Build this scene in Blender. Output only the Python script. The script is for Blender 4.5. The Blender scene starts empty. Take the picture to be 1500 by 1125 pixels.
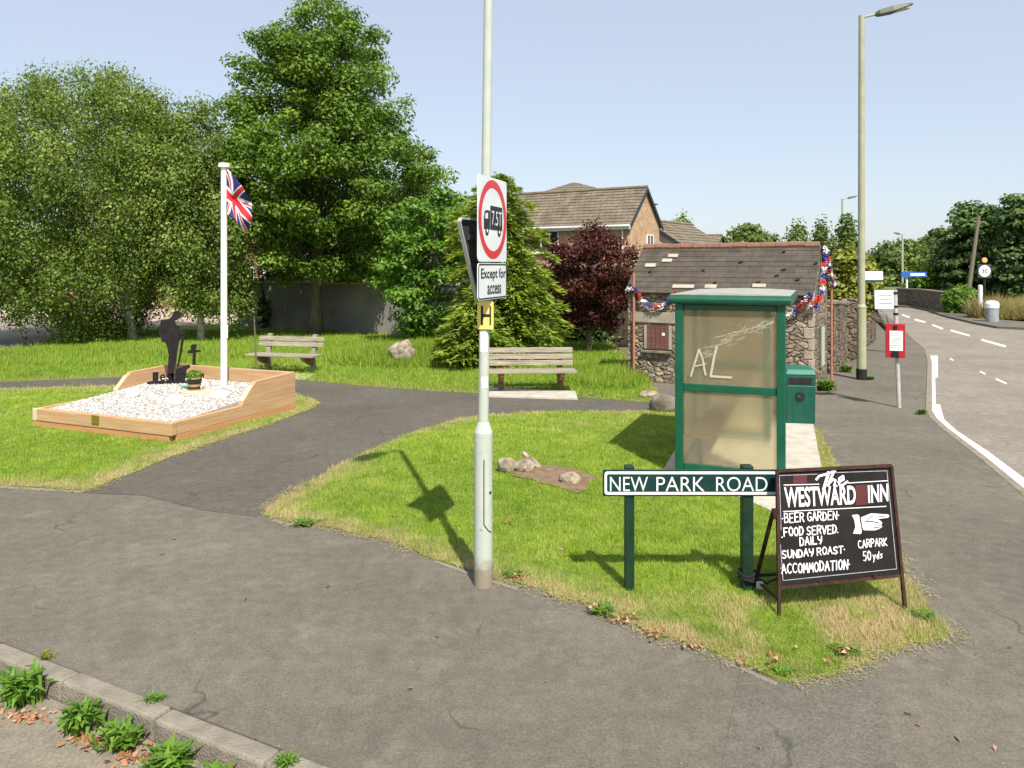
import bpy, bmesh, math, random
import numpy as np
from mathutils import Vector, Matrix, noise
from mathutils.geometry import tessellate_polygon

random.seed(7)
rng = np.random.default_rng(7)
S = bpy.context.scene
COL = S.collection
F, YH, H = 1100.0, 390.0, 2.5          # photograph: focal length in px, horizon row, eye height

# ------------------------------------------------------------------ camera, sky, sun
cam_d = bpy.data.cameras.new('camera')
cam = bpy.data.objects.new('camera', cam_d)
COL.objects.link(cam)
cam.location = (0, 0, H)
cam.rotation_euler = (math.radians(90), 0, 0)
cam_d.sensor_width = 36
cam_d.lens = 36 * F / 1500
cam_d.shift_y = -(562.5 - YH) / 1500
cam_d.clip_end = 2000
S.camera = cam

SUN_EL = math.radians(51)
SUN_AZ = math.atan2(0.30, -0.955)        # measured from +Y towards +X
W = bpy.data.worlds.new('World')
S.world = W
W.use_nodes = True
wn, wl = W.node_tree.nodes, W.node_tree.links
wn.clear()
sky = wn.new('ShaderNodeTexSky')
sky.sky_type = 'NISHITA'
sky.sun_disc = False
sky.sun_elevation = SUN_EL
sky.sun_rotation = SUN_AZ
sky.air_density = 1.0
sky.dust_density = 1.0
sky.ozone_density = 1.0
bg = wn.new('ShaderNodeBackground')
bg.inputs['Strength'].default_value = 0.1
wo = wn.new('ShaderNodeOutputWorld')
hz = wn.new('ShaderNodeMix')              # thin bright summer haze over the whole sky
hz.data_type = 'RGBA'
hz.inputs[0].default_value = 0.6
hz.inputs[7].default_value = (4.6, 5.0, 5.75, 1)
wl.new(sky.outputs[0], hz.inputs[6])
wl.new(hz.outputs[2], bg.inputs[0])
wl.new(bg.outputs[0], wo.inputs[0])

sun_d = bpy.data.lights.new('sun', 'SUN')
sun_d.energy = 4.3
sun_d.angle = math.radians(0.5)
sun_d.color = (1.0, 0.94, 0.82)
sun = bpy.data.objects.new('sun', sun_d)
COL.objects.link(sun)
sd = Vector((math.sin(SUN_AZ) * math.cos(SUN_EL), math.cos(SUN_AZ) * math.cos(SUN_EL), math.sin(SUN_EL)))
sun.rotation_euler = sd.to_track_quat('Z', 'Y').to_euler()
sun.location = (5, -10, 20)

S.view_settings.view_transform = 'Standard'
S.view_settings.look = 'None'
S.view_settings.gamma = 1
S.view_settings.exposure = 0.7
S.cycles.max_bounces = 8
S.cycles.transparent_max_bounces = 12

# ------------------------------------------------------------------ layout helpers
def G(px, py, z=0.0):                  # photo pixel -> point on the plane at height z
    Y = (H - z) * F / (py - YH)
    return Vector(((px - 750) / F * Y, Y, z))

def PZ(px, py, Y):                     # photo pixel at known depth
    return Vector(((px - 750) / F * Y, Y, H + (YH - py) / F * Y))

def on_plane(px, py, p0, n):
    d = Vector(((px - 750) / F, 1.0, (YH - py) / F))
    o = Vector((0, 0, H))
    t = (p0 - o).dot(n) / d.dot(n)
    return o + d * t

def R(a): return math.radians(a)

# ------------------------------------------------------------------ object helpers
ORIG = {}
def tag(o, label=None, cat=None, group=None, kind=None):
    if label: o['label'] = label
    if cat: o['category'] = cat
    if group: o['group'] = group
    if kind: o['kind'] = kind
    return o

def thing(name, loc, label, cat, group=None):
    o = bpy.data.objects.new(name, None)
    o.empty_display_size = 0.2
    COL.objects.link(o)
    o.location = loc
    ORIG[o.name] = Vector(loc)
    return tag(o, label, cat, group)

def children(o): return [c for c in COL.objects if c.parent == o]
def copy_tree(o, parent=None):
    c = o.copy()
    COL.objects.link(c)
    if parent is not None: c.parent = parent
    for ch in children(o): copy_tree(ch, c)
    return c

class MB:
    def __init__(s): s.v = []; s.f = []; s.mi = []; s.k = 0
    def mat(s, k): s.k = k; return s
    def add(s, vs, fs):
        b = len(s.v)
        s.v += [Vector(p) for p in vs]
        for f in fs: s.f.append([i + b for i in f]); s.mi.append(s.k)
        return s
    def hexa(s, p):      # 8 points: bottom ring 0-3, top ring 4-7
        return s.add(p, [(3,2,1,0),(4,5,6,7),(0,1,5,4),(1,2,6,5),(2,3,7,6),(3,0,4,7)])
    def box(s, x0, x1, y0, y1, z0, z1):
        return s.hexa([(x0,y0,z0),(x1,y0,z0),(x1,y1,z0),(x0,y1,z0),(x0,y0,z1),(x1,y0,z1),(x1,y1,z1),(x0,y1,z1)])
    def obox(s, c, ux, uy, uz, sx, sy, sz):       # oriented box, centre c, half sizes
        c = Vector(c); ux, uy, uz = Vector(ux)*sx, Vector(uy)*sy, Vector(uz)*sz
        return s.hexa([c-ux-uy-uz, c+ux-uy-uz, c+ux+uy-uz, c-ux+uy-uz, c-ux-uy+uz, c+ux-uy+uz, c+ux+uy+uz, c-ux+uy+uz])
    def bar(s, a, b, w, d, up=(0,0,1)):           # square bar between two points
        a, b = Vector(a), Vector(b); t = (b-a); L = t.length; t.normalize()
        u = Vector(up)
        if abs(t.dot(u)) > .98: u = Vector((0,1,0))
        x = t.cross(u).normalized(); y = x.cross(t).normalized()
        return s.obox((a+b)/2, x, t, y, w/2, L/2, d/2)
    def tube(s, pts, rad, n=8, cap=True):
        pts = [Vector(p) for p in pts]
        if not hasattr(rad, '__len__'): rad = [rad]*len(pts)
        rings = []; px = None
        for i, p in enumerate(pts):
            t = (pts[min(i+1, len(pts)-1)] - pts[max(i-1, 0)]).normalized()
            if px is None:
                a = Vector((1,0,0)) if abs(t.x) < .9 else Vector((0,1,0))
                x = (a - t*a.dot(t)).normalized()
            else: x = (px - t*px.dot(t)).normalized()
            px = x; y = t.cross(x)
            rings.append([p + (x*math.cos(2*math.pi*k/n) + y*math.sin(2*math.pi*k/n))*rad[i] for k in range(n)])
        vs = [q for r in rings for q in r]; fs = []
        for i in range(len(pts)-1):
            for k in range(n):
                fs.append((i*n+k, i*n+(k+1)%n, (i+1)*n+(k+1)%n, (i+1)*n+k))
        if cap:
            fs.append(tuple(range(n-1, -1, -1))); fs.append(tuple((len(pts)-1)*n+k for k in range(n)))
        return s.add(vs, fs)
    def prism(s, poly, back):          # poly: world points (planar), back: offset vector
        poly = [Vector(p) for p in poly]; n = len(poly); back = Vector(back)
        tris = tessellate_polygon([poly])
        vs = poly + [p+back for p in poly]
        fs = [tuple(t) for t in tris] + [tuple(n+i for i in reversed(t)) for t in tris]
        fs += [(i, (i+1)%n, n+(i+1)%n, n+i) for i in range(n)]
        return s.add(vs, fs)
    def stroke(s, pts, w, nrm, lift=0.0, th=0.002):   # brush stroke lying on a plane with normal nrm
        pts = [Vector(p) for p in pts]; nrm = Vector(nrm).normalized()
        off = nrm*lift
        for a, b in zip(pts, pts[1:]):
            t = (b-a)
            if t.length < 1e-6: continue
            t.normalize(); x = t.cross(nrm)*w/2; e = t*w*.3
            q = [a-e-x, a-e+x, b+e+x, b+e-x]
            s.hexa([p+off for p in q] + [p+off+nrm*th for p in q])
            off = off + nrm*0.00006
        return s
    def build(s, name, mats, parent=None, smooth=False, bevel=0, loc=None, recalc=True):
        me = bpy.data.meshes.new(name)
        o = bpy.data.objects.new(name, me)
        COL.objects.link(o)
        org = Vector((0,0,0))
        if parent is not None:
            o.parent = parent; org = ORIG[parent.name]
        elif loc is not None:
            org = Vector(loc); o.location = org
        ORIG[o.name] = org
        me.from_pydata([p-org for p in s.v], [], s.f)
        if not isinstance(mats, (list, tuple)): mats = [mats]
        for m in mats: me.materials.append(m)
        if len(mats) > 1: me.polygons.foreach_set('material_index', s.mi)
        if recalc:
            bm = bmesh.new(); bm.from_mesh(me)
            bmesh.ops.recalc_face_normals(bm, faces=bm.faces)
            bm.to_mesh(me); bm.free()
        uvl = me.uv_layers.new(name='uv')
        zz = Vector((0,0,1))
        for p in me.polygons:
            n = p.normal
            if abs(n.z) > .98: u, v = Vector((1,0,0)), Vector((0,1,0))
            else:
                u = zz.cross(n).normalized(); v = n.cross(u)
            for li in p.loop_indices:
                co = me.vertices[me.loops[li].vertex_index].co
                uvl.data[li].uv = (co.dot(u), co.dot(v))
        if smooth: me.shade_smooth() if hasattr(me, 'shade_smooth') else me.polygons.foreach_set('use_smooth', [True]*len(me.polygons))
        if bevel:
            b = o.modifiers.new('bevel', 'BEVEL'); b.width = bevel; b.segments = 2; b.limit_method = 'ANGLE'; b.angle_limit = R(40)
        return o

def soup(name, verts, nper, mat, parent=None, attrs=None, loc=None, smooth=False):
    """verts (N, nper, 3) -> one mesh of N separate faces (leaves, blades)."""
    N = verts.shape[0]
    org = ORIG[parent.name] if parent is not None else Vector(loc or (0,0,0))
    vv = verts.reshape(-1, 3) - np.array(org)
    me = bpy.data.meshes.new(name)
    me.vertices.add(N*nper); me.vertices.foreach_set('co', vv.astype(np.float32).ravel())
    me.loops.add(N*nper); me.loops.foreach_set('vertex_index', np.arange(N*nper, dtype=np.int32))
    me.polygons.add(N); me.polygons.foreach_set('loop_start', np.arange(0, N*nper, nper, dtype=np.int32))
    try: me.polygons.foreach_set('loop_total', np.full(N, nper, dtype=np.int32))
    except Exception: pass
    me.update(calc_edges=True)
    for k, a in (attrs or {}).items():
        at = me.attributes.new(k, 'FLOAT', 'FACE'); at.data.foreach_set('value', a.astype(np.float32))
    me.materials.append(mat)
    o = bpy.data.objects.new(name, me)
    COL.objects.link(o)
    if parent is not None: o.parent = parent
    else: o.location = org
    ORIG[o.name] = org
    return o

# ------------------------------------------------------------------ text helpers
def text_mesh(body, offset=0.0):
    cu = bpy.data.curves.new('t', 'FONT'); cu.body = body; cu.size = 1; cu.offset = offset; cu.resolution_u = 4
    o = bpy.data.objects.new('t', cu); COL.objects.link(o)
    dg = bpy.context.evaluated_depsgraph_get(); dg.update()
    me = o.evaluated_get(dg).to_mesh()
    vs = [v.co.copy() for v in me.vertices]; fs = [tuple(p.vertices) for p in me.polygons]
    o.evaluated_get(dg).to_mesh_clear()
    bpy.data.objects.remove(o); bpy.data.curves.remove(cu)
    return vs, fs

def fit(vs):
    x0 = min(v[0] for v in vs); x1 = max(v[0] for v in vs); y0 = min(v[1] for v in vs); y1 = max(v[1] for v in vs)
    return [((v[0]-x0)/(x1-x0), (v[1]-y0)/(y1-y0)) for v in vs]

def quad_map(q):                # q: TL, TR, BR, BL world points; (s, t) with t up
    TL, TR, BR, BL = [Vector(p) for p in q]
    return lambda s, t: (BL*(1-s) + BR*s)*(1-t) + (TL*(1-s) + TR*s)*t

def put_text(mb, body, q, nrm, lift=.002, offset=0.0):
    vs, fs = text_mesh(body, offset); mp = quad_map(q); n = Vector(nrm).normalized()*lift
    mb.add([mp(*p)+n for p in fit(vs)], fs)

SF = {  # brush alphabet: polylines in a unit box
 'A': [[(0,0),(.5,1),(1,0)],[(.2,.38),(.8,.38)]], 'B': [[(.05,0),(.05,1),(.7,.95),(.8,.75),(.6,.55),(.1,.52)],[(.6,.55),(.95,.35),(.8,.05),(.05,0)]],
 'C': [[(.95,.85),(.6,1),(.2,.85),(.05,.5),(.2,.12),(.6,0),(.95,.15)]], 'D': [[(.05,0),(.05,1),(.6,.92),(.95,.55),(.7,.1),(.05,0)]],
 'E': [[(.95,1),(.08,1),(.05,0),(.95,0)],[(.05,.52),(.75,.52)]], 'F': [[(.95,1),(.08,1),(.05,0)],[(.05,.52),(.75,.52)]],
 'G': [[(.95,.85),(.6,1),(.2,.85),(.05,.5),(.2,.12),(.6,0),(.95,.15),(.95,.45),(.6,.45)]], 'I': [[(.5,0),(.5,1)]],
 'K': [[(.05,0),(.05,1)],[(.9,1),(.1,.45),(.95,0)]], 'L': [[(.1,1),(.08,0),(.95,.02)]], 'M': [[(0,0),(.15,1),(.5,.35),(.85,1),(1,0)]],
 'N': [[(.05,0),(.08,1),(.9,0),(.95,1)]], 'O': [[(.5,1),(.12,.8),(.05,.4),(.3,.03),(.7,.03),(.95,.4),(.88,.8),(.5,1)]],
 'P': [[(.05,0),(.05,1),(.75,.95),(.9,.72),(.7,.5),(.05,.45)]], 'R': [[(.05,0),(.05,1),(.75,.95),(.88,.72),(.7,.52),(.08,.47)],[(.45,.48),(.95,0)]],
 'S': [[(.92,.86),(.55,1),(.12,.85),(.2,.58),(.75,.42),(.9,.18),(.5,0),(.05,.14)]], 'T': [[(0,1),(1,1)],[(.5,1),(.5,0)]],
 'U': [[(.05,1),(.08,.25),(.4,0),(.8,.1),(.95,.5),(.95,1)]], 'V': [[(0,1),(.5,0),(1,1)]], 'W': [[(0,1),(.22,0),(.5,.7),(.78,0),(1,1)]],
 'Y': [[(.05,1),(.1,.6),(.5,.45),(.9,.6)],[(.95,1),(.85,.4),(.5,0)]], '.': [[(.1,0),(.2,.06)]], '-': [[(.1,.5),(.5,.5)]],
 '5': [[(.9,1),(.2,1),(.12,.55),(.6,.6),(.9,.35),(.6,0),(.05,.08)]], '0': [[(.5,1),(.12,.8),(.05,.4),(.3,.03),(.7,.03),(.95,.4),(.88,.8),(.5,1)]],
 'y': [[(.05,.6),(.3,.15),(.5,.2)],[(.85,.6),(.5,.1),(.15,-.35)]], 'd': [[(.8,.45),(.4,.6),(.1,.3),(.4,0),(.8,.15)],[(.85,1),(.8,0)]],
 's': [[(.85,.52),(.4,.6),(.2,.42),(.75,.22),(.5,0),(.1,.06)]],
}
def brush_text(mb, body, q, nrm, w, lift=.003):
    mp = quad_map(q); n = len(body); adv = 1.0/n; x = 0
    wid = [(.45 if c in '.-I ' else 1.0) for c in body]; tot = sum(wid)
    for c, cw in zip(body, wid):
        a = cw/tot
        if c != ' ':
            j = random.uniform(-.04, .05); sl = random.uniform(0, .06)
            for pl in SF[c]:
                pts = [mp(x + a*(.08+.8*p[0]) + a*sl*p[1], p[1]*(1+j*.6)+j) for p in pl]
                mb.stroke(pts, w*random.uniform(.85, 1.2), nrm, lift)
        x += a

# ------------------------------------------------------------------ materials
def nmat(name):
    m = bpy.data.materials.new(name); m.use_nodes = True
    nt = m.node_tree; b = nt.nodes['Principled BSDF']
    return m, nt, nt.nodes, nt.links, b

def c4(c): return (c[0], c[1], c[2], 1)

def mat(name, c1, c2=None, scale=6, rough=.7, bump=0, bscale=60, metal=0, spec=.3, stretch=None, coord='Object', detail=6, lo=.35, hi=.65):
    m, nt, N, L, b = nmat(name)
    b.inputs['Roughness'].default_value = rough; b.inputs['Metallic'].default_value = metal
    b.inputs['Specular IOR Level'].default_value = spec
    if c2 is None: c2 = tuple(x*.8 for x in c1)
    tc = N.new('ShaderNodeTexCoord'); src = tc.outputs[coord]
    if stretch:
        mp = N.new('ShaderNodeMapping'); mp.inputs['Scale'].default_value = stretch
        L.new(src, mp.inputs[0]); src = mp.outputs[0]
    nz = N.new('ShaderNodeTexNoise'); nz.inputs['Scale'].default_value = scale; nz.inputs['Detail'].default_value = detail
    L.new(src, nz.inputs['Vector'])
    cr = N.new('ShaderNodeValToRGB'); cr.color_ramp.elements[0].position = lo; cr.color_ramp.elements[1].position = hi
    cr.color_ramp.elements[0].color = c4(c1); cr.color_ramp.elements[1].color = c4(c2)
    L.new(nz.outputs['Fac'], cr.inputs[0]); L.new(cr.outputs[0], b.inputs['Base Color'])
    if bump:
        n2 = N.new('ShaderNodeTexNoise'); n2.inputs['Scale'].default_value = bscale; n2.inputs['Detail'].default_value = 4
        L.new(src, n2.inputs['Vector'])
        bp = N.new('ShaderNodeBump'); bp.inputs['Strength'].default_value = bump; bp.inputs['Distance'].default_value = .02
        L.new(n2.outputs['Fac'], bp.inputs['Height']); L.new(bp.outputs[0], b.inputs['Normal'])
    return m

def mix_rgb(N, L, fac, a, b, mode='MIX'):
    n = N.new('ShaderNodeMix'); n.data_type = 'RGBA'; n.blend_type = mode
    if isinstance(fac, float): n.inputs[0].default_value = fac
    else: L.new(fac, n.inputs[0])
    for i, x in ((6, a), (7, b)):
        if isinstance(x, tuple): n.inputs[i].default_value = c4(x)
        else: L.new(x, n.inputs[i])
    return n.outputs[2]

def ramp(N, L, src, stops):
    cr = N.new('ShaderNodeValToRGB'); e = cr.color_ramp.elements
    while len(e) < len(stops): e.new(.5)
    for i, (p, c) in enumerate(stops): e[i].position = p; e[i].color = c4(c)
    L.new(src, cr.inputs[0]); return cr.outputs[0]

def tarmac(name, base, warm, fleck=.5, patch=.5):
    m, nt, N, L, b = nmat(name)
    tc = N.new('ShaderNodeTexCoord'); o = tc.outputs['Object']
    def nz(s, d=6, r=.6):
        n = N.new('ShaderNodeTexNoise'); n.inputs['Scale'].default_value = s; n.inputs['Detail'].default_value = d; n.inputs['Roughness'].default_value = r
        L.new(o, n.inputs['Vector']); return n.outputs['Fac']
    big = ramp(N, L, nz(.55, 8, .65), [(.3, tuple(x*.82 for x in base)), (.5, base), (.72, warm)])
    mid = ramp(N, L, nz(9, 6), [(.3, (.80,.80,.80)), (.7, (1.12,1.10,1.06))])
    c = mix_rgb(N, L, 1.0, big, mid, 'MULTIPLY')
    fine = ramp(N, L, nz(140, 3, .8), [(.28, (.45,.45,.45)), (.5, (.95,.95,.95)), (.75, (1.7,1.65,1.55))])
    grit = ramp(N, L, nz(52, 2, .6), [(.25, (.75,.75,.75)), (.5, (1,1,1)), (.75, (1.27,1.25,1.2))])
    c = mix_rgb(N, L, 1.0, c, grit, 'MULTIPLY')
    c = mix_rgb(N, L, .85, c, fine, 'MULTIPLY')
    v = N.new('ShaderNodeTexVoronoi'); v.inputs['Scale'].default_value = 14; L.new(o, v.inputs['Vector'])
    fl = ramp(N, L, v.outputs['Distance'], [(.05, (1,1,1)), (.10, (0,0,0))])
    sel = ramp(N, L, v.outputs['Color'], [(.80, (0,0,0)), (.86, (fleck,)*3)])
    ff = mix_rgb(N, L, 1.0, fl, sel, 'MULTIPLY')
    c = mix_rgb(N, L, ff, c, (.42,.40,.36))
    st = ramp(N, L, nz(1.7, 4, .5), [(.60, (0,0,0)), (.72, (patch,)*3)])
    c = mix_rgb(N, L, st, c, tuple(x*.66 for x in base))
    vc = N.new('ShaderNodeTexVoronoi'); vc.feature = 'DISTANCE_TO_EDGE'; vc.inputs['Scale'].default_value = .45
    wv = N.new('ShaderNodeVectorMath'); wv.operation = 'MULTIPLY_ADD'; wv.inputs[1].default_value = (.5,.5,.5)
    nw = N.new('ShaderNodeTexNoise'); nw.inputs['Scale'].default_value = 2.2; nw.inputs['Detail'].default_value = 6; L.new(o, nw.inputs['Vector'])
    L.new(nw.outputs['Color'], wv.inputs[0]); L.new(o, wv.inputs[2]); L.new(wv.outputs[0], vc.inputs['Vector'])
    ck = ramp(N, L, vc.outputs['Distance'], [(.0, (.75,.75,.75)), (.006, (0,0,0))])
    cm = ramp(N, L, nz(.9, 3, .5), [(.52, (0,0,0)), (.60, (1,1,1))])
    ck = mix_rgb(N, L, 1.0, ck, cm, 'MULTIPLY')
    c = mix_rgb(N, L, ck, c, tuple(x*.3 for x in base))
    lt = ramp(N, L, nz(2.6, 7, .7), [(.56, (0,0,0)), (.74, (.45,.45,.45))])
    c = mix_rgb(N, L, lt, c, tuple(x*1.45 for x in warm))
    L.new(c, b.inputs['Base Color'])
    b.inputs['Roughness'].default_value = .9; b.inputs['Specular IOR Level'].default_value = .2
    bp = N.new('ShaderNodeBump'); bp.inputs['Strength'].default_value = .5; bp.inputs['Distance'].default_value = .006
    L.new(nz(170, 3, .8), bp.inputs['Height']); L.new(bp.outputs[0], b.inputs['Normal'])
    return m

def leaf_mat(name, dark, mid, light, trans=.3, rough=.5):
    m, nt, N, L, b = nmat(name)
    at = N.new('ShaderNodeAttribute'); at.attribute_name = 'rnd'
    c = ramp(N, L, at.outputs['Fac'], [(.0, dark), (.5, mid), (1, light)])
    L.new(c, b.inputs['Base Color']); b.inputs['Roughness'].default_value = rough
    b.inputs['Specular IOR Level'].default_value = .35
    tr = N.new('ShaderNodeBsdfTranslucent')
    tcol = mix_rgb(N, L, 1.0, c, (1.15, 1.2, .6), 'MULTIPLY')
    L.new(tcol, tr.inputs['Color'])
    mx = N.new('ShaderNodeMixShader'); mx.inputs[0].default_value = trans
    L.new(b.outputs[0], mx.inputs[1]); L.new(tr.outputs[0], mx.inputs[2])
    L.new(mx.outputs[0], N['Material Output'].inputs['Surface'])
    return m

def grass_mat(name, greens, dry):
    m, nt, N, L, b = nmat(name)
    at = N.new('ShaderNodeAttribute'); at.attribute_name = 'rnd'
    ad = N.new('ShaderNodeAttribute'); ad.attribute_name = 'dry'
    g = ramp(N, L, at.outputs['Fac'], [(0, greens[0]), (.5, greens[1]), (1, greens[2])])
    d = ramp(N, L, at.outputs['Fac'], [(0, tuple(x*.55 for x in dry)), (1, dry)])
    c = mix_rgb(N, L, ad.outputs['Fac'], g, d)
    L.new(c, b.inputs['Base Color']); b.inputs['Roughness'].default_value = .55; b.inputs['Specular IOR Level'].default_value = .25
    tr = N.new('ShaderNodeBsdfTranslucent'); L.new(c, tr.inputs['Color'])
    mx = N.new('ShaderNodeMixShader'); mx.inputs[0].default_value = .35
    L.new(b.outputs[0], mx.inputs[1]); L.new(tr.outputs[0], mx.inputs[2])
    L.new(mx.outputs[0], N['Material Output'].inputs['Surface'])
    return m

def rubble(name, cols, mortar, scale=3.2, bump=1.0, zs=1.7, msize=.06):
    m, nt, N, L, b = nmat(name)
    tc = N.new('ShaderNodeTexCoord')
    nz = N.new('ShaderNodeTexNoise'); nz.inputs['Scale'].default_value = 3; L.new(tc.outputs['Object'], nz.inputs['Vector'])
    add = N.new('ShaderNodeVectorMath'); add.operation = 'MULTIPLY_ADD'; add.inputs[1].default_value = (.16,.16,.16)
    L.new(nz.outputs['Color'], add.inputs[0]); L.new(tc.outputs['Object'], add.inputs[2])
    mp = N.new('ShaderNodeMapping'); mp.inputs['Scale'].default_value = (1, 1, zs); L.new(add.outputs[0], mp.inputs[0])
    v1 = N.new('ShaderNodeTexVoronoi'); v1.feature = 'DISTANCE_TO_EDGE'; v1.inputs['Scale'].default_value = scale; L.new(mp.outputs[0], v1.inputs['Vector'])
    v2 = N.new('ShaderNodeTexVoronoi'); v2.inputs['Scale'].default_value = scale; L.new(mp.outputs[0], v2.inputs['Vector'])
    sp = N.new('ShaderNodeSeparateColor'); L.new(v2.outputs['Color'], sp.inputs[0])
    n = len(cols)
    sc = ramp(N, L, sp.outputs[0], [(i/(n-1), c) for i, c in enumerate(cols)])
    n3 = N.new('ShaderNodeTexNoise'); n3.inputs['Scale'].default_value = 14; n3.inputs['Detail'].default_value = 6; L.new(tc.outputs['Object'], n3.inputs['Vector'])
    dirt = ramp(N, L, n3.outputs['Fac'], [(.3, (.55,.55,.55)), (.7, (1.25,1.2,1.1))])
    sc = mix_rgb(N, L, 1.0, sc, dirt, 'MULTIPLY')
    mk = ramp(N, L, v1.outputs['Distance'], [(msize*.3, (1,1,1)), (msize, (0,0,0))])
    mcol = mix_rgb(N, L, n3.outputs['Fac'], tuple(x*.5 for x in mortar), mortar)
    c = mix_rgb(N, L, mk, sc, mcol)
    L.new(c, b.inputs['Base Color']); b.inputs['Roughness'].default_value = .9; b.inputs['Specular IOR Level'].default_value = .2
    hh = ramp(N, L, v1.outputs['Distance'], [(0, (0,0,0)), (.18, (1,1,1))])
    h2 = mix_rgb(N, L, .3, hh, n3.outputs['Fac'])
    bp = N.new('ShaderNodeBump'); bp.inputs['Strength'].default_value = bump; bp.inputs['Distance'].default_value = .06
    L.new(h2, bp.inputs['Height']); L.new(bp.outputs[0], b.inputs['Normal'])
    return m

def brick(name, c1, c2, mortar, bw=.225, bh=.075, msz=.01, bump=.4, rough=.85, var=3):
    m, nt, N, L, b = nmat(name)
    tc = N.new('ShaderNodeTexCoord')
    bt = N.new('ShaderNodeTexBrick'); L.new(tc.outputs['UV'], bt.inputs['Vector'])
    bt.inputs['Scale'].default_value = 1; bt.inputs['Brick Width'].default_value = bw; bt.inputs['Row Height'].default_value = bh
    bt.inputs['Mortar Size'].default_value = msz; bt.inputs['Color1'].default_value = c4(c1); bt.inputs['Color2'].default_value = c4(c2); bt.inputs['Mortar'].default_value = c4(mortar)
    nz = N.new('ShaderNodeTexNoise'); nz.inputs['Scale'].default_value = var; nz.inputs['Detail'].default_value = 8; nz.inputs['Roughness'].default_value = .7
    L.new(tc.outputs['UV'], nz.inputs['Vector'])
    d = ramp(N, L, nz.outputs['Fac'], [(.3, (.6,.6,.6)), (.7, (1.3,1.27,1.2))])
    c = mix_rgb(N, L, 1.0, bt.outputs['Color'], d, 'MULTIPLY')
    L.new(c, b.inputs['Base Color']); b.inputs['Roughness'].default_value = rough; b.inputs['Specular IOR Level'].default_value = .25
    bp = N.new('ShaderNodeBump'); bp.inputs['Strength'].default_value = bump; bp.inputs['Distance'].default_value = .02; bp.invert = True
    L.new(bt.outputs['Fac'], bp.inputs['Height']); L.new(bp.outputs[0], b.inputs['Normal'])
    return m

def wood(name, a, c, rough=.75, sc=3, bump=.25):
    return mat(name, a, c, scale=sc, rough=rough, bump=bump, bscale=30, stretch=(.6, 9, 1), coord='UV', detail=8, lo=.3, hi=.7)

M = {}
M['pave'] = tarmac('worn_pavement_tarmac', (.146,.135,.113), (.178,.163,.134))
M['path'] = tarmac('dark_path_tarmac', (.112,.103,.089), (.130,.119,.102), fleck=.2, patch=.3)
M['road'] = tarmac('road_tarmac', (.235,.213,.183), (.28,.25,.215), fleck=.3, patch=.4)
M['gutter'] = tarmac('gutter_tarmac', (.22,.195,.155), (.265,.235,.19), fleck=.3)
M['kerb'] = mat('kerb_concrete', (.185,.165,.132), (.27,.235,.19), scale=7, bump=.6, bscale=70, rough=.9)
M['conc'] = mat('pale_concrete', (.40,.37,.31), (.50,.47,.40), scale=5, bump=.3, bscale=60, rough=.9)
M['earth'] = mat('earth', (.10,.12,.035), (.14,.15,.05), scale=3, rough=.95)
M['soil'] = mat('bare_soil', (.16,.105,.065), (.24,.165,.11), scale=9, bump=.8, bscale=45, rough=.95)
M['white_line'] = mat('road_line_paint', (.62,.60,.55), (.50,.48,.43), scale=25, rough=.8, lo=.4, hi=.75)
M['white'] = mat('white_paint', (.80,.80,.79), (.72,.72,.70), scale=8, rough=.4, spec=.4)
M['upvc'] = mat('white_upvc', (.78,.78,.76), (.70,.70,.68), scale=4, rough=.35)
M['lamp_paint'] = mat('pale_green_grey_paint', (.40,.45,.39), (.47,.50,.44), scale=7, rough=.5, bump=.08, bscale=90, lo=.3, hi=.7)
M['galv'] = mat('galvanised_steel', (.42,.42,.39), (.52,.52,.48), scale=14, rough=.5, metal=.2)
M['lamp2_paint'] = mat('olive_lamp_paint', (.30,.31,.205), (.37,.375,.26), scale=5, rough=.55, lo=.3, hi=.7)
M['black'] = mat('black_paint', (.012,.012,.013), (.022,.022,.022), scale=20, rough=.5)
M['seam'] = mat('dark_seam', (.02,.02,.02), rough=.9)
M['steel_black'] = mat('black_steel', (.010,.008,.010), (.020,.016,.018), scale=9, rough=.55)
M['sign_white'] = mat('sign_white', (.70,.73,.74), (.62,.66,.68), scale=6, rough=.35)
M['sign_red'] = mat('sign_red', (.62,.02,.025), (.55,.03,.03), scale=7, rough=.35)
M['sign_back'] = mat('sign_back_grey', (.035,.038,.038), (.055,.058,.058), scale=8, rough=.6)
M['rim_grey'] = mat('sign_rim_grey', (.36,.38,.36), rough=.5)
M['yellow'] = mat('hydrant_yellow', (.78,.60,.10), (.70,.58,.22), scale=20, rough=.45)
M['green'] = mat('shelter_green', (.003,.075,.040), (.005,.092,.050), scale=6, rough=.38, spec=.5)
M['bin_green'] = mat('bin_green', (.004,.078,.052), (.005,.064,.045), scale=9, rough=.4, spec=.5)
M['bin_lid'] = mat('bin_lid_green', (.012,.15,.105), (.010,.13,.092), scale=9, rough=.4)
M['roof_top'] = mat('weathered_roof_sheet', (.28,.29,.25), (.36,.36,.31), scale=6, rough=.7)
M['plate_green'] = mat('nameplate_green', (.005,.030,.030), (.008,.042,.040), scale=12, rough=.4)
M['post_green'] = mat('post_dark_green', (.006,.026,.014), (.012,.038,.022), scale=12, rough=.5)
M['rust'] = mat('rusty_iron', (.022,.009,.007), (.058,.022,.014), scale=18, rough=.8, bump=.2)
M['board'] = mat('chalkboard', (.011,.010,.010), (.020,.016,.016), scale=6, rough=.75, spec=.15)
M['board_red'] = mat('chalkboard_red', (.085,.014,.016), (.05,.012,.014), scale=10, rough=.6)
M['chalk'] = mat('white_chalk_pen', (.78,.76,.78), (.66,.64,.68), scale=40, rough=.8)
M['chalk_thin'] = mat('faded_chalk', (.40,.41,.44), (.24,.25,.28), scale=30, rough=.8)
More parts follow.
